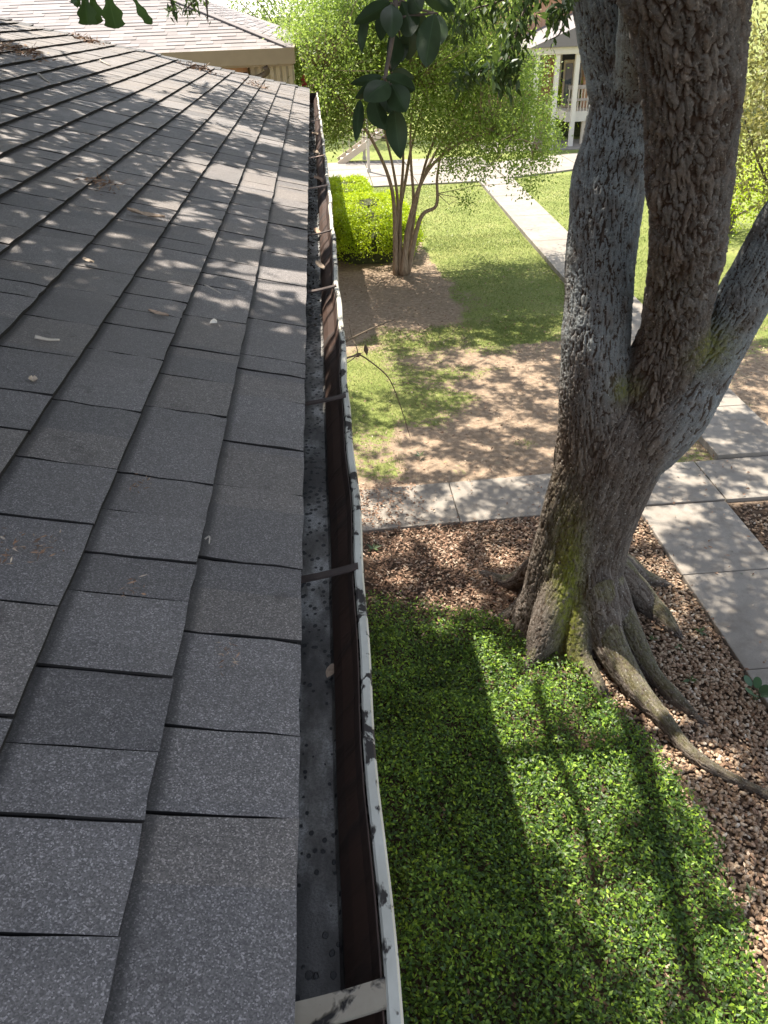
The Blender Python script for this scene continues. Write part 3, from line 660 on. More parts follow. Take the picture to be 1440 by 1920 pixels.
g1, g2, _ = voronoi(Q * np.array([1.6, 1.6, 5.0]) + wr * 1.5, 15); fine_r = sstep(g2 - g1, .0, .25)
hgt = (ridge * .62 + .30 * idr * ridge + .20 * fine_r + .25 * noise3(Q * np.array([3, 3, 6.0]), 31) - .6) * depth + (noise3(PV * 3.3, 8) - .5) * .045
PV2 = PV + NV * hgt[:, None]
moss = np.clip(np.exp(-(((PV[:, 0] - 2.28) / .13) ** 2)) * np.exp(-((PV[:, 2] - .75) / .75) ** 2) * 1.3 * (PV[:, 1] < 6.9), 0, 1)
cr = at(1175, 730, 6.6); cr2 = at(1330, 650, 6.5)
moss = np.maximum(moss, np.exp(-((PV - cr) ** 2).sum(1) / .11 ** 2)); moss = np.maximum(moss, .8 * np.exp(-((PV - cr2) ** 2).sum(1) / .2 ** 2))
moss = np.maximum(moss, .22 * (lid > 4) * sstep(PV[:, 2], .05, .12) * (NV[:, 2] > .5))
lichen = np.select([lid == 1, lid == 3, lid == 4, lid == 2], [.08 + .92 * sstep(PV[:, 2], 2.2, 3.6), .10 + .90 * sstep(PV[:, 0], 2.8, 3.5), 1.0, .16 + .26 * sstep(PV[:, 2], 3, 4)], .12)
ed = np.empty(len(me0.edges) * 2, np.int32); me0.edges.foreach_get('vertices', ed); e0, e1 = ed[::2], ed[1::2]; dg_ = np.bincount(e0, minlength=nv) + np.bincount(e1, minlength=nv)
for _ in range(50): lichen = .5 * lichen + .5 * (np.bincount(e0, lichen[e1], nv) + np.bincount(e1, lichen[e0], nv)) / np.maximum(dg_, 1)
BQ = np.stack([ru / rl * Rref, rw / rl * Rref, along], 1) + lid[:, None] * 3.1
tr = bpy.data.objects.new('trunk', me0); me0.vertices.foreach_set('co', (PV2 - np.array([2.55, 6.75, 0])).astype(np.float32).ravel())
for k_, v_ in (('ridge', ridge), ('cell', idr), ('moss', moss), ('lichen', lichen)):
    a = me0.attributes.new(k_, 'FLOAT', 'POINT'); a.data.foreach_set('value', v_.astype(np.float32))
a = me0.attributes.new('bq', 'FLOAT_VECTOR', 'POINT'); a.data.foreach_set('vector', BQ.astype(np.float32).ravel())
print('trunk verts', nv)
me0.materials.clear(); me0.materials.append(M['bark']); me0.polygons.foreach_set('use_smooth', np.ones(len(me0.polygons), dtype=bool)); me0.update()
link(tr, oak)

def oak_part(o): o.parent = oak; o.matrix_parent_inverse = OAKI; return o
# boughs and unseen leaf crown, shaped to dapple the roof, the lawn and the walk
rng = np.random.default_rng(31)
top_l, top_m, top_r = limbs[1][0][-1], limbs[2][0][-1], limbs[3][0][-1]
tips = []
for a0, ends in ((top_l, [(-1, 12, 9.5), (-4, 9.5, 9.2), (3, 14, 9.5), (1, 9, 11)]), (top_m, [(-2.5, 3.5, 8.8), (-4.5, 6.0, 8.8), (0, 1.0, 9.2), (-1.5, 6.5, 9.8), (3, 3, 10)]), (top_r, [(7, 8, 9), (8.5, 11, 9), (6, 4, 9), (5.5, 12, 10)])):
    for e in ends:
        e = np.array(e, float); mid = (np.array(a0) + e) / 2 + np.array([0, 0, .6]) + rng.normal(0, .25, 3)
        Q = spline(np.array([a0, (np.array(a0) * .6 + mid * .4) + rng.normal(0, .12, 3) + [0, 0, .2], mid, e]), 6); r_ = np.linspace(.16, .03, len(Q))
        oak_part(MB().tube(Q, r_, 8).build('shade_bough', M['twig'], smooth=True)); tips.append(Q)
for pts_, r_ in (([(1180, 1330), (1200, 1400), (1225, 1520), (1262, 1680), (1310, 1880)], .13), ([(1010, 1290), (1040, 1420), (1100, 1560), (1120, 1750)], .055), ([(1150, 1300), (1060, 1380), (980, 1420)], .05)):
    zz_ = np.linspace(8.0, 8.7, len(pts_)); Q = spline(np.array([on_ground(*q) - np.array([SHX * z_, SHY * z_, -z_]) for q, z_ in zip(pts_, zz_)]), 6)
    oak_part(MB().tube(Q, np.linspace(r_, r_ * .6, len(Q)), 8).build('shade_bough', M['twig'], smooth=True))  # unseen boughs added to cast shadow stripes on the bed
def want(gx_, gy_):
    """how much leaf cover to place between the sun and each spot of the yard (roof spots lie at gx<1.6, gy<6.6)"""
    zr = 5.5; xr, yr = gx_ - SHX * zr, gy_ - SHY * zr; onroof = (xr < .2) & (yr < 9.0)
    roof_w = np.interp(yr, [0, 1.7, 2.0, 2.9, 3.6, 9], [1.0, 1.0, .93, .74, .42, .26])
    w = np.interp(gy_, [0, 6.6, 6.9, 8.8, 9.0, 10.1, 15, 18, 19.3], [.62, .64, .66, .64, .56, .64, .68, .55, 0])
    w = np.where((gx_ > 1.2) & (gx_ < 2.9) & (gy_ < 6.4), .20, w); w = np.where((gx_ > 2.9) & (gy_ < 8.9), .74, w)
    w = np.where((gx_ < 1.0) & (gy_ > 10.2) & (gy_ < 13.2), .42, w); w = np.where((gx_ < 1.9) & (gy_ > 6.2) & (gy_ < 7.6), .88, w)
    w = np.where((gx_ > 2.4) & (gx_ < 3.8) & (gy_ > 6) & (gy_ < 8), .88, w); w = np.where((gx_ > 7.6) & (gy_ > 15), 0, w)
    return np.where(onroof, roof_w, w)
n = 520000; P = np.stack([rng.uniform(-6.5, 9, n), rng.uniform(-1.5, 24, n), rng.uniform(7.2, 8.8, n)], 1)
g1_, g2_ = P[:, 0] + SHX * P[:, 2], P[:, 1] + SHY * P[:, 2]
cl = noise2(g1_, g2_, 1.3, 44) * .46 + noise2(g1_, g2_, 3.0, 45) * .38 + noise2(g1_ * 1.0, g2_, 5.2, 46) * .16
cl = np.where(g2_ > 8.9, noise2(g1_, g2_, 1.6, 44) * .34 + noise2(g1_, g2_, 3.8, 45) * .40 + noise2(g1_, g2_, 7.0, 46) * .26, cl)
rf_ = (g1_ < 1.6) & (g2_ < 6.5); cl = np.where(rf_, noise2(g1_, g2_, 1.15, 44) * .62 + noise2(g1_, g2_, 3.4, 45) * .38, cl)
q_ = np.sort(cl[::37]); cl = np.searchsorted(q_, cl) / len(q_); wv = want(g1_, g2_)
keep = (cl < wv) & (g1_ < 9.5) & (g1_ > -3.6) & (g2_ > -3.5)  # leaves kept only where their shadow is wanted
keep &= (noise3(P * np.array([1.2, 1.2, 1.6]), 47) > .25) | (wv > .9)
keep &= ~((P[:, 0] < -.8) & (P[:, 1] > 17.0)) & ~((P[:, 0] < 0) & (P[:, 1] > 19.5))
n2_ = 70000; G = np.stack([rng.uniform(-2.2, 1.68, n2_), rng.uniform(-3.6, -.75, n2_), rng.uniform(7.2, 8.6, n2_)], 1); G[:, 0] -= SHX * G[:, 2]; G[:, 1] -= SHY * G[:, 2]  # extra leaves added to keep the near roof shaded
C = P[keep][::60]; P = np.vstack([P[keep], G]); n = len(P); print('unseen crown leaves', n)
D = rand_dir(n, rng, -.15); N_ = rand_dir(n, rng, 1.6)
L_ = rng.uniform(.09, .15, n)[:, None]; W_ = L_ * .42; S_ = unit(np.cross(D, N_))
Vc = np.stack([P, P + D * L_ * .45 - S_ * W_ / 2, P + D * L_, P + D * L_ * .45 + S_ * W_ / 2], 1).reshape(-1, 3)
Fc = np.arange(4 * n).reshape(-1, 4)
oak_part(mk('crown', Vc, Fc, M['oak_leaf'], face_attr={'rnd': rng.random(n)}))
mb = MB()
for c in C:
    q = c + rng.normal(0, .2, 3); mb.tube(np.array([c + rng.normal(0, .35, 3) * [1, 1, .3], c, q]), [.016, .012, .006], 4)
oak_part(mb.build('twigs', M['twig']))['kind'] = 'stuff'

# leafy sprigs of the oak that hang into the top of the picture
def sprig(path_px, depth, nleaf, L, W, seed, droop=1.0, spread=14, mat='oak_leaf'):
    rg = np.random.default_rng(seed); path = spline(np.array([at_depth(px, py, depth + dz) for px, py, dz in path_px]), 8)
    t = oak_part(MB().tube(path, np.linspace(.010, .003, len(path)) * depth / 5, 5).build('hanging_twig', M['twig']))
    k = rg.integers(1, len(path), nleaf); P = path[k] + rg.normal(0, spread / FPX * depth, (nleaf, 3))
    D = rg.normal(0, .55, (nleaf, 3)); D[:, 2] -= droop
    lo = leaf_obj('leaves', P, D, rand_dir(nleaf, rg, .4), rg.uniform(.7, 1.2, nleaf) * L, rg.uniform(.75, 1.2, nleaf) * W, M[mat], t, seed)
    return t
sprig([(1010, -40, 0), (975, 40, 0), (955, 110, 0), (940, 150, .1)], 5.0, 420, .08, .028, 1, 1.0, 13)
sprig([(1000, -30, .2), (930, 5, .2), (885, 20, .3), (860, 60, .3)], 5.2, 300, .075, .026, 2, .8, 16)
sprig([(960, 90, 0), (925, 125, 0), (880, 140, .1), (850, 150, .2)], 5.2, 200, .07, .025, 3, .6, 11)
sprig([(1075, -20, 0), (1050, 15, 0), (1035, 35, 0)], 4.6, 90, .08, .03, 4, .8, 11)
sprig([(1095, -60, .4), (1068, 20, .5), (1050, 62, .5), (1030, 75, .5)], 6.0, 26, .075, .026, 14, .5, 8)
sprig([(800, -30, 0), (835, 10, 0), (850, 40, 0)], 5.0, 60, .07, .024, 5, .8, 12)
sprig([(390, -20, 0), (360, 5, 0), (345, 22, 0)], 4.2, 70, .04, .018, 6, .6, 9)
sprig([(320, -20, 0), (322, 8, 0), (330, 20, 0)], 4.2, 40, .04, .018, 7, .8, 7)
sprig([(385, -20, 0), (388, 15, 0), (390, 42, 0)], 4.0, 8, .03, .008, 8, .4, 4)

def broad_leaf(base, tip, wpx, depth, bulge=0.0, lobed=False, seed=0, tilt=0.0):
    """one large leaf from its stalk pixel to its tip pixel at a given distance"""
    rg = np.random.default_rng(seed); a = at_depth(*base, depth); b = at_depth(*tip, depth + tilt); L = np.linalg.norm(b - a); d = (b - a) / L
    view = unit(ray(*base)); s = np.cross(d, view); s /= np.linalg.norm(s); rot = rg.uniform(-.5, .5)
    nrm = np.cross(s, d); s = s * math.cos(rot) + nrm * math.sin(rot); nrm = np.cross(s, d); w = 1.18 * wpx / FPX * depth
    nu, nv_ = 9, 14; V, A, F = [], [], []
    for j in range(nv_ + 1):
        t = j / nv_
        prof = (math.sin(math.pi * min(1, t ** .8)) ** .75) if not lobed else (.35 + .65 * sstep(np.array(t), .1, .75)) * (1 - sstep(np.array(t), .82, 1.06)) * (1 + .22 * math.sin(t * 15)) * sstep(np.array(t), -.05, .1)
        prof = float(prof)
        for i in range(nu):
            u = i / (nu - 1) * 2 - 1
            V.append(a + d * t * L + s * u * w / 2 * prof + nrm * (w * (.16 * abs(u) * prof - .10) + .16 * L * bulge * math.sin(math.pi * t) + .012 * w * math.sin(9 * t + 4 * u)))
            A.append(u)
    for j in range(nv_):
        for i in range(nu - 1): F.append((j * nu + i, j * nu + i + 1, (j + 1) * nu + i + 1, (j + 1) * nu + i))
    return np.array(V), F, np.array(A)
def leaf_branch(stem, items, depth, mat, lobed=False, seed=0):
    path = spline(np.array([at_depth(px, py, depth) for px, py in stem]), 6)
    st = oak_part(MB().tube(path, np.linspace(.006, .003, len(path)), 7).build('leafy_twig', M['twig'], smooth=True))
    for i, (b, t, w, dz) in enumerate(items):
        V, F, A = broad_leaf(b, t, w, depth + dz, RNG.uniform(-.5, .9), lobed, seed + i, RNG.uniform(-.05, .05))
        o = mk('leaf', V, F, M[mat], st, smooth=True, vert_attr={'across': A})
        k = int(np.argmin(np.linalg.norm(path - V[:9].mean(0), axis=1)))
        MB().tube(np.array([path[k], V[4] * .6 + path[k] * .4, V[4]]), [.003, .0025, .002], 5).build('stalk', M['twig'], st)
cv = lambda x, y: (500 + x / 2.4, y / 2.4)
items = [(cv(560, 8), cv(392, 108), 26, -.02), (cv(455, 62), cv(424, 242), 17, .05), (cv(560, 28), cv(562, 182), 36, -.04), (cv(563, 150), cv(566, 328), 31, .03), (cv(612, 14), cv(655, 172), 36, .0),
         (cv(640, 140), cv(636, 270), 34, .06), (cv(752, 66), cv(712, 312), 40, -.03), (cv(770, 70), cv(780, 210), 30, .04), (cv(650, -30), cv(702, 60), 36, .0), (cv(700, -40), cv(850, 50), 26, .08), (cv(520, 60), cv(515, 185), 22, .08), (cv(600, 170), cv(606, 290), 26, .09), (cv(690, 60), cv(690, 200), 30, .07),
         (cv(522, 345), cv(378, 376), 16, .0), (cv(505, 366), cv(392, 442), 20, -.02), (cv(548, 378), cv(436, 462), 40, -.05), (cv(478, 440), cv(532, 592), 34, .02), (cv(540, 348), cv(672, 405), 26, -.02), (cv(565, 385), cv(630, 512), 38, -.03),
         (cv(575, 490), cv(602, 716), 36, .0), (cv(420, 450), cv(402, 642), 18, .04), (cv(560, 325), cv(664, 352), 20, .05), (cv(540, 400), cv(545, 520), 34, .06)]
leaf_branch([cv(575, -60), cv(580, 60), cv(560, 200), cv(535, 340), cv(545, 400), cv(575, 495)], items, 1.55, 'big_leaf', seed=50)
cw = lambda x, y: (x / 2.25, y / 2.25)
items = [(cw(355, -30), cw(372, 112), 30, 0), (cw(385, -40), cw(402, 106), 26, .03), (cw(450, -40), cw(490, 124), 34, -.02), (cw(552, -30), cw(640, 104), 17, .0), (cw(350, -30), cw(306, 20), 16, .02)]
leaf_branch([cw(600, -90), cw(500, -50), cw(420, -45), cw(350, -35)], items, 1.6, 'lobed_leaf', True, seed=90)

# ------------------------------------------------------------------ crape myrtle
cm = empty('crape_myrtle', (1.98, 21.2, 0), 0, 'multi stemmed crape myrtle with bright green crown beside the hedge', 'tree')
def cm_part(o): o.parent = cm; o.matrix_parent_inverse = Matrix.Translation((-1.98, -21.2, 0)); return o
rng = np.random.default_rng(61); tipsC = []
stems = [[(745, 512, 21.2), (742, 450, 21.1), (746, 385, 21.0), (738, 320, 20.9), (720, 240, 20.8), (700, 150, 20.6)],
         [(752, 514, 21.1), (750, 440, 21.1), (752, 370, 21.2), (756, 300, 21.3), (752, 220, 21.4), (740, 120, 21.6)],
         [(760, 512, 21.0), (762, 440, 21.0), (775, 380, 20.9), (771, 310, 20.8), (770, 240, 20.6), (780, 150, 20.4)],
         [(757, 513, 21.3), (770, 450, 21.3), (780, 385, 21.3), (800, 300, 21.3), (830, 235, 21.2), (880, 170, 21.0)],
         [(755, 512, 21.0), (768, 420, 20.9), (783, 360, 20.7), (810, 310, 20.5), (860, 270, 20.2), (930, 250, 19.8), (1000, 270, 19.4)],
         [(748, 512, 21.3), (745, 430, 21.4), (760, 340, 21.7), (775, 260, 22.0), (800, 180, 22.4), (840, 90, 22.8)],
         [(764, 510, 21.1), (788, 410, 21.0), (818, 385, 20.9), (820, 330, 20.8), (835, 280, 20.6), (900, 230, 20.3)],
         [(742, 511, 21.1), (740, 400, 20.9), (728, 330, 20.6), (690, 250, 20.4), (640, 190, 20.2), (600, 130, 20.0)],
         [(758, 512, 21.2), (764, 430, 21.5), (790, 340, 22.0), (840, 250, 22.6), (920, 160, 23.2), (980, 110, 23.6)]]
for i, rows in enumerate(stems):
    Q = spline(np.array([at(*r) for r in rows]), 7); Q[0, 2] = -.05
    r_ = np.interp(np.linspace(0, 1, len(Q)), [0, .25, 1], [.082, .050, .013]); cm_part(MB().tube(Q, r_, 9).build('stem', M['crape_bark'], smooth=True))
    for f in np.linspace(.5, 1, 7): tipsC.append(Q[int(f * (len(Q) - 1))])
tipsC = np.array(tipsC)
cc = []; rows = [(620, 40, 90), (600, 120, 70), (580, 170, 50), (640, 200, 70), (660, 100, 90), (720, 60, 100), (800, 60, 110), (860, 100, 110), (900, 40, 90), (760, 170, 100), (840, 200, 100), (920, 180, 90), (945, 120, 55), (975, 225, 50), (940, 260, 60), (1010, 260, 40), (880, 270, 55), (985, 205, 36), (610, 230, 50), (570, 70, 40), (1000, 300, 35), (850, 310, 25), (1030, 250, 22), (1012, 130, 26), (1020, 190, 26), (690, 20, 80), (900, 330, 16), (960, 330, 18), (985, 350, 12), (870, 372, 9)]
for px_, py_, s_ in rows:
    k_ = max(6, int(s_ * s_ / 48))
    for _ in range(k_):
        a = rng.uniform(0, 6.28); q = rng.uniform(0, 1) ** .5 * s_
        cc.append(at(px_ + q * math.cos(a), py_ + q * math.sin(a) * .8, 21.2 + rng.normal(0, 1.2) - (1 if py_ > 240 and px_ > 850 else 0)))
cc = np.array(cc); cc = cc[(cc[:, 2] > 1.5)]
mb = MB()
for c in cc[::3]:
    j = int(np.argmin(np.linalg.norm(tipsC - c, axis=1))); a = tipsC[j]; mid = (a + c) / 2 + rng.normal(0, .08, 3); mb.tube(np.array([a, mid, c]), [.012, .008, .004], 4)
cm_part(mb.build('branchlets', M['crape_bark']))['kind'] = 'stuff'
per = 33; n = len(cc) * per; off = rng.normal(size=(n, 3)) * .145; P = np.repeat(cc, per, 0) + off
D = unit(off + rng.normal(0, .2, (n, 3))); N_ = rand_dir(n, rng, 1.2)
cm_part(leaf_obj('crown', P, D, N_, rng.uniform(.06, .10, n), rng.uniform(.032, .052, n), M['crape_leaf'], seed=9))

# ------------------------------------------------------------------ hedges
def hedge(loc, a, b, h, nleaf, label, seed, mat='hedge_leaf', ls=1.0):
    rg = np.random.default_rng(seed); root = empty('hedge', (loc[0], loc[1], 0), 0, label, 'hedge', 'clipped golden hedges')
    nu, nv_ = 28, 14; V, F = [], []
    def pt(th, ph, k):
        c = abs(math.cos(th)) ** .7 * math.copysign(1, math.cos(th)); s = abs(math.sin(th)) ** .7 * math.copysign(1, math.sin(th))
        z = math.sin(ph) ** .62 if ph > 0 else 0; rr = math.cos(ph) ** .55
        return np.array([a * c * rr * k, b * s * rr * k, h * z * k + .02])
    for j in range(nv_):
        for i in range(nu): V.append(pt(2 * math.pi * i / nu, math.pi / 2 * j / (nv_ - 1) * .999, .86) + rg.normal(0, .03, 3))
    for j in range(nv_ - 1):
        for i in range(nu): F.append((j * nu + i, j * nu + (i + 1) % nu, (j + 1) * nu + (i + 1) % nu, (j + 1) * nu + i))
    mk('branches', np.array(V), F, M['hedge_core'], root)
    th = rg.uniform(0, 2 * math.pi, nleaf); ph = np.arcsin(rg.uniform(0, 1, nleaf) ** .8)
    P = np.array([pt(t, p, 1.0) for t, p in zip(th, ph)])
    lump = noise3(P * 2.2 + seed, 5) - .5; k = .96 + .22 * lump + rg.normal(0, .035, nleaf)
    keep = (P[:, 2] > h * .28) | (rg.random(nleaf) < .35)
    P = (P * k[:, None])[keep]; m_ = len(P); nrm = unit(P * np.array([1 / a ** 2, 1 / b ** 2, 1 / h ** 2]))
    D = unit(.35 * nrm + rg.normal(0, .6, (m_, 3))); N_ = unit(nrm + rg.normal(0, .45, (m_, 3)))
    leaf_obj('foliage', P, D, N_, rg.uniform(.05, .085, m_) * ls, rg.uniform(.03, .045, m_) * ls, M[mat], root, seed)
hedge((1.3, 24.3), 1.42, 2.5, 1.25, 30000, 'bright golden clipped hedge behind the crape myrtle trunk', 1)
hedge((.75, 28.2), .9, 1.9, 1.15, 16000, 'smaller pale green hedge between golden hedge and patio', 2)

# ------------------------------------------------------------------ neighbouring building with pale roof
def pale_building():
    cx, cy, th = -.45, 18.4, math.radians(.3); zE, s2, W_, D_ = 5.37, .36, 16.0, 15.0
    root = empty('neighbour_building', (cx, cy, 0), th, 'brick building with pale pinkish shingle hip roof and tan fascia', 'building')
    # local axes: x to the right (corner at 0), y away; roof spans x -W..0, y 0..D
    hgt = D_ / 2 * s2
    V = [(0, 0, zE), (0, D_, zE), (-W_, D_, zE), (-W_, 0, zE), (-D_ / 2, D_ / 2, zE + hgt), (-W_ + D_ / 2, D_ / 2, zE + hgt)]
    rf = mk('roof', np.array(V), [(0, 4, 5, 3), (0, 1, 4), (1, 2, 5, 4), (2, 3, 5), (0, 3, 2, 1)], M['pale_shingle'], root)
    rg = np.random.default_rng(4); cs = 1 / math.hypot(1, s2)
    for face in (0, 1):
        for k in range(0, 34):
            t0, t1 = k * .16, (k + 1) * .16 + .02; V, F, R_ = [], [], []; x = t0; end = (W_ - t0) if face == 0 else (D_ - t0)
            x = t0 + .02
            while x < min(end, 11) - .05:
                w = min(rg.uniform(.16, .42), end - x); up = .018 if rg.random() < .55 else .009; b = len(V)
                def pt(a, t, h): return (-a, t, zE + t * s2 + h) if face == 0 else (-t, a, zE + t * s2 + h)
                V += [pt(x, t0, up), pt(x + w, t0, up), pt(x + w, t1, .004), pt(x, t1, .004), pt(x, t0, .001), pt(x + w, t0, .001)]
                F += [(b, b + 3, b + 2, b + 1), (b, b + 1, b + 5, b + 4)]; R_ += [rg.random()] * 2; x += w
            if V: mk('shingle_course', np.array(V), F, M['pale_shingle'], rf, face_attr={'rnd': np.array(R_)})
    V = [(0, 0, 0), (-D_ / 2, D_ / 2, hgt)]
    MB().beam((0, 0, zE + .02), (-D_ / 2, D_ / 2, zE + hgt + .02), .16, .02).build('hip_ridge', M['pale_shingle'], rf)
    MB().box(-W_, .06, -.07, -.02, zE - .26, zE + .02).build('fascia', M['tan'], root)
    MB().box(.012, .06, -.018, D_, zE - .26, zE + .02).build('fascia', M['tan'], root)
    MB().box(-W_, .0, .0, D_, zE - .30, zE - .262).build('soffit', M['tan'], root)
    MB().box(-W_ + .5, -.95, .55, D_ - .5, -.1, zE - .302).build('wall', M['brick'], root)
    MB().box(-.90, .02, .50, .58, 3.0, zE - .304).build('siding', M['palewall'], root)
    for i in range(7): MB().box(-.88 + i * .13, -.80 + i * .13, .47, .497, 3.0, zE - .304).build('board', M['cream'], root)
    MB().tube(spline(np.array([(-.55, -.02, zE - .3), (-.55, .1, zE - .42), (-.98, .34, zE - .60), (-1.0, .42, zE - .8), (-1.0, .42, 0.1)]), 6), .055, 8).build('downspout', M['brown'], root, smooth=True)
    # upper walkway with railing beside the wall
    MB().box(-.9, .52, .9, 2.3, 3.35, 3.5).build('landing', M['concrete'], root)
    MB().box(-.05, .50, .92, 1.0, 4.42, 4.52).build('handrail', M['brown'], root)
    for i in range(5): MB().box(-.02 + i * .12, .01 + i * .12, .94, .97, 3.5, 4.42).build('baluster', M['cream'], root)
pale_building()
_c = at(570, 150, 19.7)
tag(MB().box(_c[0] - .06, _c[0] + .06, 19.65, 19.75, 3.51, _c[2] + .1).build('red_bundle', M['redcloth']), 'small red bundle behind the far upper balusters', 'bundle')

# ------------------------------------------------------------------ stairs by the patio
st = empty('outdoor_stair', (.9, 39.0, 0), 0, 'wooden outdoor stair with pale balusters and dark handrail', 'stair')
for i in range(9):
    MB().box(i * .28, i * .28 + .30, 0, 1.1, i * .17 + .12, i * .17 + .16).build('tread', M['greywood'], st)
    MB().box(i * .28 + .12, i * .28 + .15, -.02, .02, i * .17 + .16, i * .17 + 1.1).build('baluster', M['cream'], st)
for y in (-.04, 1.12):
    MB().beam((-.1, y, .02), (2.5, y, 1.6), .05, .26).build('stringer', M['cream'], st)
MB().beam((-.05, -.01, 1.12), (2.5, -.01, 2.66), .09, .10).build('handrail', M['brown'], st)
for (x, y, h, lb) in ((2.02, 36.4, 3.0, 'white square post standing on the patio edge'), (2.02, 39.7, 3.0, 'cream square post between stair and sunlit patio')):
    o = MB().box(x - .06, x + .06, y - .06, y + .06, 0.06, h).box(x - .09, x + .09, y - .09, y + .09, 0.061, .2).build('post', M['white']); tag(o, lb, 'post')

# ------------------------------------------------------------------ far building with porch
fb = empty('porch_building', (12.2, 42, 0), 0, 'far brick building with white posted gabled porch and railings', 'building')
B = MB
B().box(-4.0, 9, 4.2, 14, 0, 6.2).build('wall', M['brick'], fb)
B().hexa([(-2.1, -1.0, 3.95), (4.5, -1.0, 3.95), (4.5, 4.6, 3.95), (-2.1, 4.6, 3.95)], [(-2.1, -1.0, 4.25), (4.5, -1.0, 4.25), (4.5, 4.6, 4.25), (-2.1, 4.6, 4.25)]).build('porch_beam', M['white'], fb)
B().hexa([(-2.4, -1.3, 4.26), (5.2, -1.3, 4.26), (5.2, 4.9, 4.26), (-2.4, 4.9, 4.26)], [(1.3, -1.3, 5.6), (1.5, -1.3, 5.6), (1.5, 4.9, 5.6), (1.3, 4.9, 5.6)]).build('porch_roof', M['pale_shingle'], fb)
for x in (-1.9, -.95, .0, 3.4): B().box(x - .1, x + .1, -.9, -.7, .03, 3.94).build('post', M['white'], fb)
B().box(-.2, 6, -.4, 4.1, 1.05, 1.5).build('landing', M['white'], fb)
for x in (.75, 2.8): B().box(x - .09, x + .09, -.3, -.12, .03, 1.04).build('post', M['cream'], fb)
B().box(-.2, 6, -.42, -.34, 2.45, 2.62).build('handrail', M['greywood'], fb)
for i in range(40): B().box(-.15 + i * .15, -.11 + i * .15, -.40, -.36, 1.5, 2.45).build('baluster', M['cream'], fb)
B().box(.95, 4.2, .9, 1.2, 1.51, 3.94).build('side_wall', M['brick'], fb)
B().box(-.2, 6, -.45, -.35, 1.95, 2.05).build('lower_rail', M['greywood'], fb)
B().beam((.6, -.38, 2.53), (2.2, -.38, 3.3), .09, .16).build('stair_rail', M['greywood'], fb)
B().box(-2.2, 4.6, -1.04, -1.0, 4.0, 4.24).build('fascia', M['white'], fb)
d_ = B().box(-.05, .85, 1.15, 1.25, 1.51, 3.6).build('door', M['tan'], fb); B().box(.02, .36, 1.10, 1.149, 1.7, 3.45).build('pane', M['glass'], d_); B().box(.44, .78, 1.10, 1.149, 1.7, 3.45).build('pane', M['glass'], d_)
for x in (-1.6, .55): 
    w = B().box(x, x + 1.2, 4.08, 4.19, 2.1, 3.9).build('window', M['white'], fb); B().box(x + .08, x + 1.12, 4.05, 4.079, 2.2, 3.8).build('pane', M['glass'], w)
B().hexa([(-4.4, 3.8, 6.2), (16.4, 3.8, 6.2), (16.4, 14.4, 6.2), (-4.4, 14.4, 6.2)], [(-.5, 9, 8.4), (12, 9, 8.4), (12, 9.2, 8.4), (-.5, 9.2, 8.4)]).build('roof', M['pale_shingle'], fb)
hedge((13.6, 45.2), 1.6, .9, 2.5, 4000, 'yellow green shrub seen through the far porch railing', 5, ls=1.8)

# ------------------------------------------------------------------ trees and bushes beyond
def far_tree(name, loc, h, rx, ry, zc, rz, ncl, label, mat, seed, per=26, ls=.13, cat='tree'):
    rg = np.random.default_rng(seed); root = empty(name, (loc[0], loc[1], 0), 0, label, cat, 'trees beyond the lawn')
    Q = spline(np.array([(0, 0, -.1), (rg.normal(0, .1), rg.normal(0, .1), h * .3), (rg.normal(0, .3), rg.normal(0, .3), h * .75)]), 6)
    MB().tube(Q, np.linspace(.16, .05, len(Q)), 8).build('trunk', M['twig'], root, smooth=True)
    for i in range(9):
        a = rg.uniform(0, 6.28); e = np.array([rx * .7 * math.cos(a), ry * .7 * math.sin(a), zc + rg.uniform(-.5, .6) * rz]); s0 = Q[rg.integers(4, len(Q))]
        MB().tube(spline(np.array([s0, (s0 + e) / 2 + rg.normal(0, .2, 3), e]), 5), np.linspace(.05, .012, 11), 6).build('branch', M['twig'], root)
    C = rand_dir(ncl, rg) * (rg.random(ncl)[:, None] ** .4) * np.array([rx, ry, rz]) + [0, 0, zc]; n = ncl * per
    off = rg.normal(size=(n, 3)) * .26; P = np.repeat(C, per, 0) + off
    leaf_obj('crown', P, unit(off + rg.normal(0, .2, (n, 3))), rand_dir(n, rg, 1.0), rg.uniform(.7, 1.2, n) * ls, rg.uniform(.4, .6, n) * ls, M[mat], root, seed)
far_tree('background_tree', (3.5, 47), 6, 5.5, 2.2, 4.6, 3.2, 420, 'tall leafy tree closing the view behind the crape myrtle', 'far_leaf', 1, 26, .17)
far_tree('background_tree', (-1.5, 50), 7, 3.5, 2.2, 5.0, 3.5, 300, 'leafy tree behind the outdoor stair', 'far_leaf', 2, 26, .17)
far_tree('background_tree', (8.4, 52), 6, 3.0, 2.0, 5.5, 3.5, 260, 'green tree left of the far porch roof', 'far_leaf', 3, 26, .17)
far_tree('roadside_tree', (11.6, 19.5), 5, 2.4, 3.0, 4.0, 2.6, 330, 'olive toned bushy tree right of the oak', 'olive_leaf', 4, 60, .13)
far_tree('roadside_tree', (9.6, 12.6), 6, 1.1, 1.6, 5.6, 1.5, 90, 'dark green foliage tree close behind the oak limb', 'oak_leaf', 5, 60, .12)
far_tree('yellow_shrub', (12.0, 23.5), 2, 2.2, 1.6, 1.2, 1.1, 150, 'yellow green shrub low behind the oak fork', 'hedge_leaf', 6, 30, .10, 'shrub')

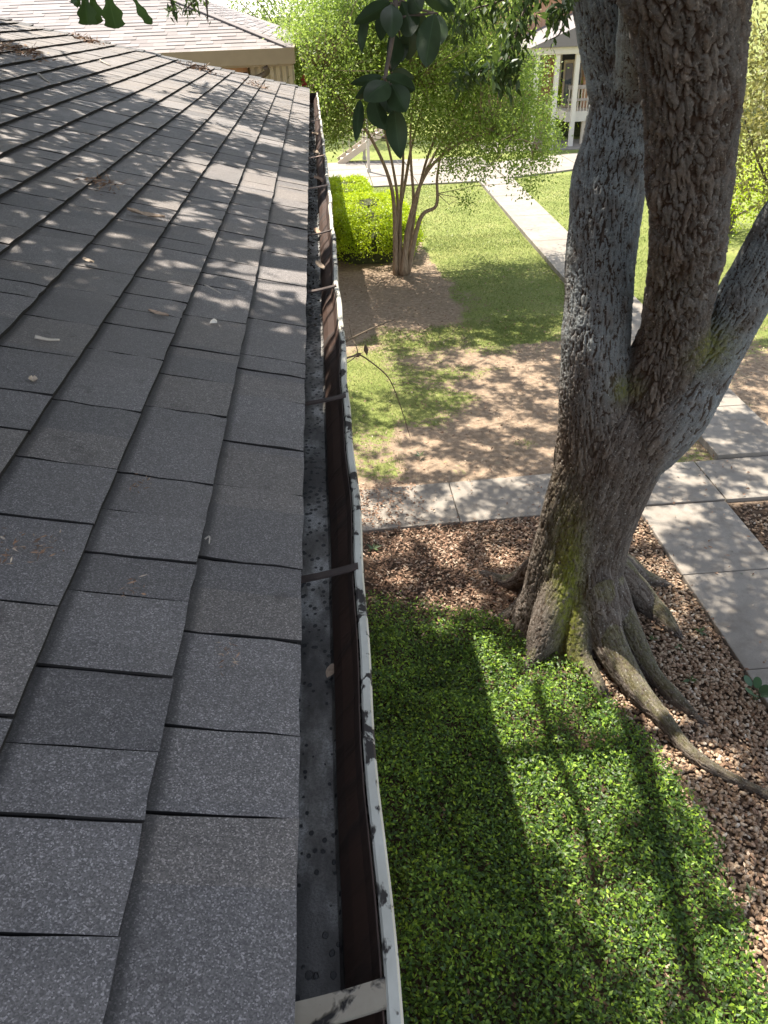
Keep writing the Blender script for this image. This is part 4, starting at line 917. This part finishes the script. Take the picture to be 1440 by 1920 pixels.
# ------------------------------------------------------------------ small things on the roof and in the gutter
def roof_at(px, py, h=.02):
    r = ray(px, py); o_ = np.array([0, 0, CAMH]); nrm = np.array([SN, 0, CS]); p0 = np.array(roof_pt(0, 0, h)); t = nrm @ (p0 - o_) / (nrm @ r); return o_ + r * t
def dead_leaf(px, py, ang, L, W, label, seed, mat='litter', p=None):
    rg = np.random.default_rng(seed); c = roof_at(px, py) if p is None else p; n = 9; V, F = [], []
    ax = np.array([math.sin(ang) * -CS, math.cos(ang), math.sin(ang) * SN]); nr = np.array([SN, 0, CS]); sd = np.cross(nr, ax)
    for j in range(n):
        t = j / (n - 1); w = W * math.sin(math.pi * (.06 + .88 * t)) ** .8
        for u in (-1, -.5, 0, .5, 1): V.append(ax * (t - .5) * L + sd * u * w / 2 + nr * (.18 * W * u * u + .10 * L * (t - .5) ** 2 * 2 + rg.normal(0, .03 * W)))
    for j in range(n - 1):
        for i in range(4): F.append((5 * j + i, 5 * j + i + 1, 5 * j + 6 + i, 5 * j + 5 + i))
    o = mk('fallen_leaf', np.array(V), F, M[mat], face_attr={'rnd': np.full(len(F), .75 + .25 * rg.random())}, smooth=True); o.location = c
    return tag(o, label, 'leaf', 'leaves lying on the roof')
dead_leaf(273, 404, .25 + 1.5, .11, .035, 'long dry tan leaf lying highest on the shingles', 1)
dead_leaf(297, 589, 1.5, .045, .018, 'small dry leaf lying left of the white chip', 2)
dead_leaf(165, 490, 1.2, .030, .02, 'tiny dry leaf on a shingle joint, left of the oak shadow', 3)
dead_leaf(62, 712, .3, .02, .015, 'tiny pale crumb of leaf near the left shingles', 4)
bm_ = MB(); bm_.add([(-.012, -.008, 0), (.011, -.010, .001), (.008, .006, .004), (.0, .016, .005), (-.009, .008, .003), (0, 0, .010)], [(0, 1, 5), (1, 2, 5), (2, 3, 5), (3, 4, 5), (4, 0, 5), (4, 3, 2, 1, 0)])
o = bm_.build('white_chip', M['white']); o.location = roof_at(401, 604); o.scale = (.8, .8, .8); tag(o, 'white chip lying on the shingles near the gutter', 'chip')
def stick(a, b, r, label, mat='stick'):
    A, B_ = roof_at(*a, .022), roof_at(*b, .022); Q = spline(np.array([A, (A + B_) / 2 + RNG.normal(0, .003, 3), B_]), 4)
    tag(MB().tube(Q, np.linspace(r, r * .5, len(Q)), 6).build('stick', M[mat], smooth=True), label, 'stick', 'sticks lying on the roof')
stick((65, 631), (112, 637), .004, 'short bleached stick on the left shingles')
stick((384, 534), (414, 550), .0022, 'thin straw stick upslope of the white chip')
stick((188, 113), (207, 123), .006, 'pale stick near the far hip')
stick((72, 139), (92, 154), .007, 'pale bent stick on the upper left shingles')
stick((385, 1010), (392, 1019), .0015, 'tiny white straw lying on a course edge')
def debris(px, py, n, sp, label, seed, mat='litter', L=.03):
    rg = np.random.default_rng(seed); c = roof_at(px, py, .018); P = np.zeros((n, 3)); a = rg.normal(0, sp, n); b = rg.normal(0, sp * 1.6, n)
    P[:, 0] = -a * CS; P[:, 2] = a * SN + rg.uniform(0, .008, n); P[:, 1] = b
    D = rand_dir(n, rg); D[:, 2] *= .3; o = leaf_obj('debris_clump', P, D, rand_dir(n, rg, 1), rg.uniform(.4, 1.2, n) * L, rg.uniform(.08, .25, n) * L, M[mat], seed=seed)
    o.location = c; tag(o, label, 'debris', 'crumbs of debris on the roof', 'stuff')
debris(20, 92, 240, .10, 'dry leaf and twig clump at the upper left roof edge', 1, L=.06)
debris(165, 75, 120, .06, 'dry twig clump along the far hip, uppermost', 2, L=.06)
debris(372, 128, 150, .07, 'twig clump against the far hip above the tan fascia', 3, L=.06)
debris(190, 345, 90, .03, 'brown leaf crumbs in a shingle step', 4, L=.03)
debris(480, 160, 80, .06, 'dry needles near the far end of the roof', 5, L=.05)
debris(30, 1030, 40, .012, 'brown moss crumbs at the left edge', 6, L=.012)
debris(80, 1025, 30, .010, 'second brown crumb patch beside the left edge crumbs', 7, L=.012)
debris(265, 905, 22, .007, 'small brown crumb on a grey tab', 8, L=.012)
debris(250, 1108, 18, .006, 'rusty crumb on a course edge', 9, L=.012)
debris(420, 1230, 26, .010, 'rusty crumb patch close to the gutter', 10, L=.010)
# muck and leaves in the gutter
rg = np.random.default_rng(88)
def gut_leaf(y, x, z, L, W, label, seed):
    p = np.array([x, y, ZE + z]); return dead_leaf(0, 0, rg.uniform(-.6, .6), L, W, label, seed, p=p)
for i, (y, x, z, L, W, lb) in enumerate(((.80, -.036, -.096, .030, .012, 'small orange dry leaf in the gutter trough'), (2.75, -.03, -.07, .09, .03, 'curled dry leaf hanging in the gutter below the dark strap'), (3.3, -.035, -.085, .10, .03, 'curled brown leaf in the rusty gutter between straps'), (4.3, -.02, -.055, .12, .05, 'broad brown leaf leaning on the gutter wall'), (5.2, -.025, -.06, .12, .05, 'brown leaf far along the gutter'), (6.1, -.03, -.06, .11, .05, 'farthest brown leaf in the gutter'))):
    gut_leaf(y, x, z, L, W, lb, 40 + i)['group'] = 'leaves lying in the gutter'
V_, n = [], 1500
P = np.stack([rg.uniform(-.095, -.03, n), 2.2 + 6.5 * rg.random(n) ** .8, np.full(n, ZE - .105) + rg.uniform(0, .012, n)], 1)
D = rand_dir(n, rg); D[:, 2] *= .3
M['muck'] = rnd_mat('gutter_muck', [(0, (.008, .006, .005)), (.6, (.03, .02, .014)), (1, (.09, .06, .04))], .6)
tag(leaf_obj('gutter_muck', P, D, rand_dir(n, rg, 1.2), rg.uniform(.006, .022, n), rg.uniform(.004, .008, n), M['muck'], seed=5), 'wet black leaf muck along the gutter floor', 'muck', kind='stuff')
# twig caught on the gutter lip, hanging over the lawn
tw = empty('caught_twig', tuple(at(650, 655, 2.05)), 0, 'thin dead twig caught on the gutter lip over the lawn', 'twig')
def tw_part(name, pts, r):
    Q = spline(np.array([at(*p) for p in pts]) - np.array(tw.location), 6); MB().tube(Q, np.linspace(r, r * .4, len(Q)), 5).build(name, M['dry_twig'], tw, smooth=True)
tw_part('stem', [(648, 672, 1.95), (662, 668, 2.0), (674, 665, 2.05), (700, 682, 2.1), (728, 708, 2.15), (745, 745, 2.2), (760, 790, 2.25), (769, 820, 2.3)], .0028)
tw_part('side_twig', [(648, 640, 2.0), (672, 628, 2.1), (697, 616, 2.2), (722, 606, 2.3), (738, 600, 2.4)], .0032)
tw_part('side_twig', [(672, 666, 2.05), (668, 650, 2.05), (660, 632, 2.1), (655, 610, 2.1)], .0016)
tw_part('side_twig', [(670, 666, 2.05), (655, 678, 2.0), (647, 680, 2.0)], .0016)
for k, (a, b) in enumerate((((664, 669), (678, 662)), ((685, 646), (688, 666)))):
    A, B_ = at(*a, 2.05), at(*b, 2.05); MB().tube(np.array([A, (A + B_) / 2, B_]) - np.array(tw.location), [.002, .007, .001], 6).build('dry_leaf', M['dry_twig'], tw)

# fallen green sprigs on the gravel and the broad leaved weed by the walk
def green_sprig(px, py, s, label, seed, mat='oak_leaf', n=7, L=.075, W=.024, group='fallen green sprigs'):
    rg = np.random.default_rng(seed); c = on_ground(px, py, .03); a = np.linspace(0, 6.28, n, endpoint=False) + rg.normal(0, .25, n)
    D = np.stack([np.cos(a), np.sin(a), rg.uniform(.05, .5, n)], 1); o = leaf_obj('leaf_sprig', np.zeros((n, 3)), D, np.tile([0, 0, 1.0], (n, 1)) + rg.normal(0, .3, (n, 3)), rg.uniform(.7, 1.2, n) * L * s, rg.uniform(.8, 1.2, n) * W * s, M[mat], seed=seed)
    o.location = c; tag(o, label, 'sprig', group)
for i, (x, y, s, lb) in enumerate(((1192, 1058, 1, 'green oak sprig fallen just right of the trunk'), (1314, 1185, 1.1, 'green oak sprig on gravel nearest the side walk'), (1273, 1215, .9, 'green oak sprig left of the one nearest the side walk'), (1295, 1275, 1.2, 'green oak sprig on gravel between roots and walk edge'), (1192, 1240, 1, 'green oak sprig resting on the nearer root'), (1225, 1197, .9, 'pale green sprig in the root hollow'),
        (950, 1390, 1.0, 'pale sprig lying on the sunlit edge of the ground cover'), (945, 1605, 1.6, 'broad leaved sprig in the dark ground cover'), (1405, 1670, 1, 'green sprig on the lit gravel at the right'), (700, 1028, 1.5, 'small green weed among the leaf litter by the gutter'), (787, 855, 1.6, 'small weed on the bare soil'), (1400, 1080, 1, 'pale fallen petal sprig on the shaded slab'))):
    green_sprig(x, y, s, lb, 200 + i)
wd = empty('broad_leaved_weed', tuple(on_ground(1415, 1315)), 0, 'broad round leaved green weed beside the side walk', 'weed')
M['weed_leaf'] = leaf_mat('weed_leaf', (.03, .075, .03), (.04, .09, .035), (.05, .11, .04), .25, (.1, .2, .04), obj=True)
for i in range(7):
    a = i * .9 + .3; d = np.array([math.cos(a), math.sin(a), .35]); r0 = .05 + .02 * (i % 3); c = d * r0 + np.array([0, 0, .10 + .02 * (i % 3)]); s = unit(np.cross(d, [0, 0, 1.0])); e = unit(np.cross(s, d)) * .3 + d; R_ = .055
    V = [c] + [c + e * R_ * (math.cos(q) + .6) * 1.0 + s * R_ * .8 * math.sin(q) for q in np.linspace(0, 6.28, 13)[:-1]]
    mk('leaf', np.array(V), [(0, j, j % 12 + 1) for j in range(1, 13)], M['weed_leaf'], wd, smooth=True)
    MB().tube(np.array([(0, 0, 0), c * .6, c]), [.004, .003, .002], 5).build('stem', M['weed_leaf'], wd)
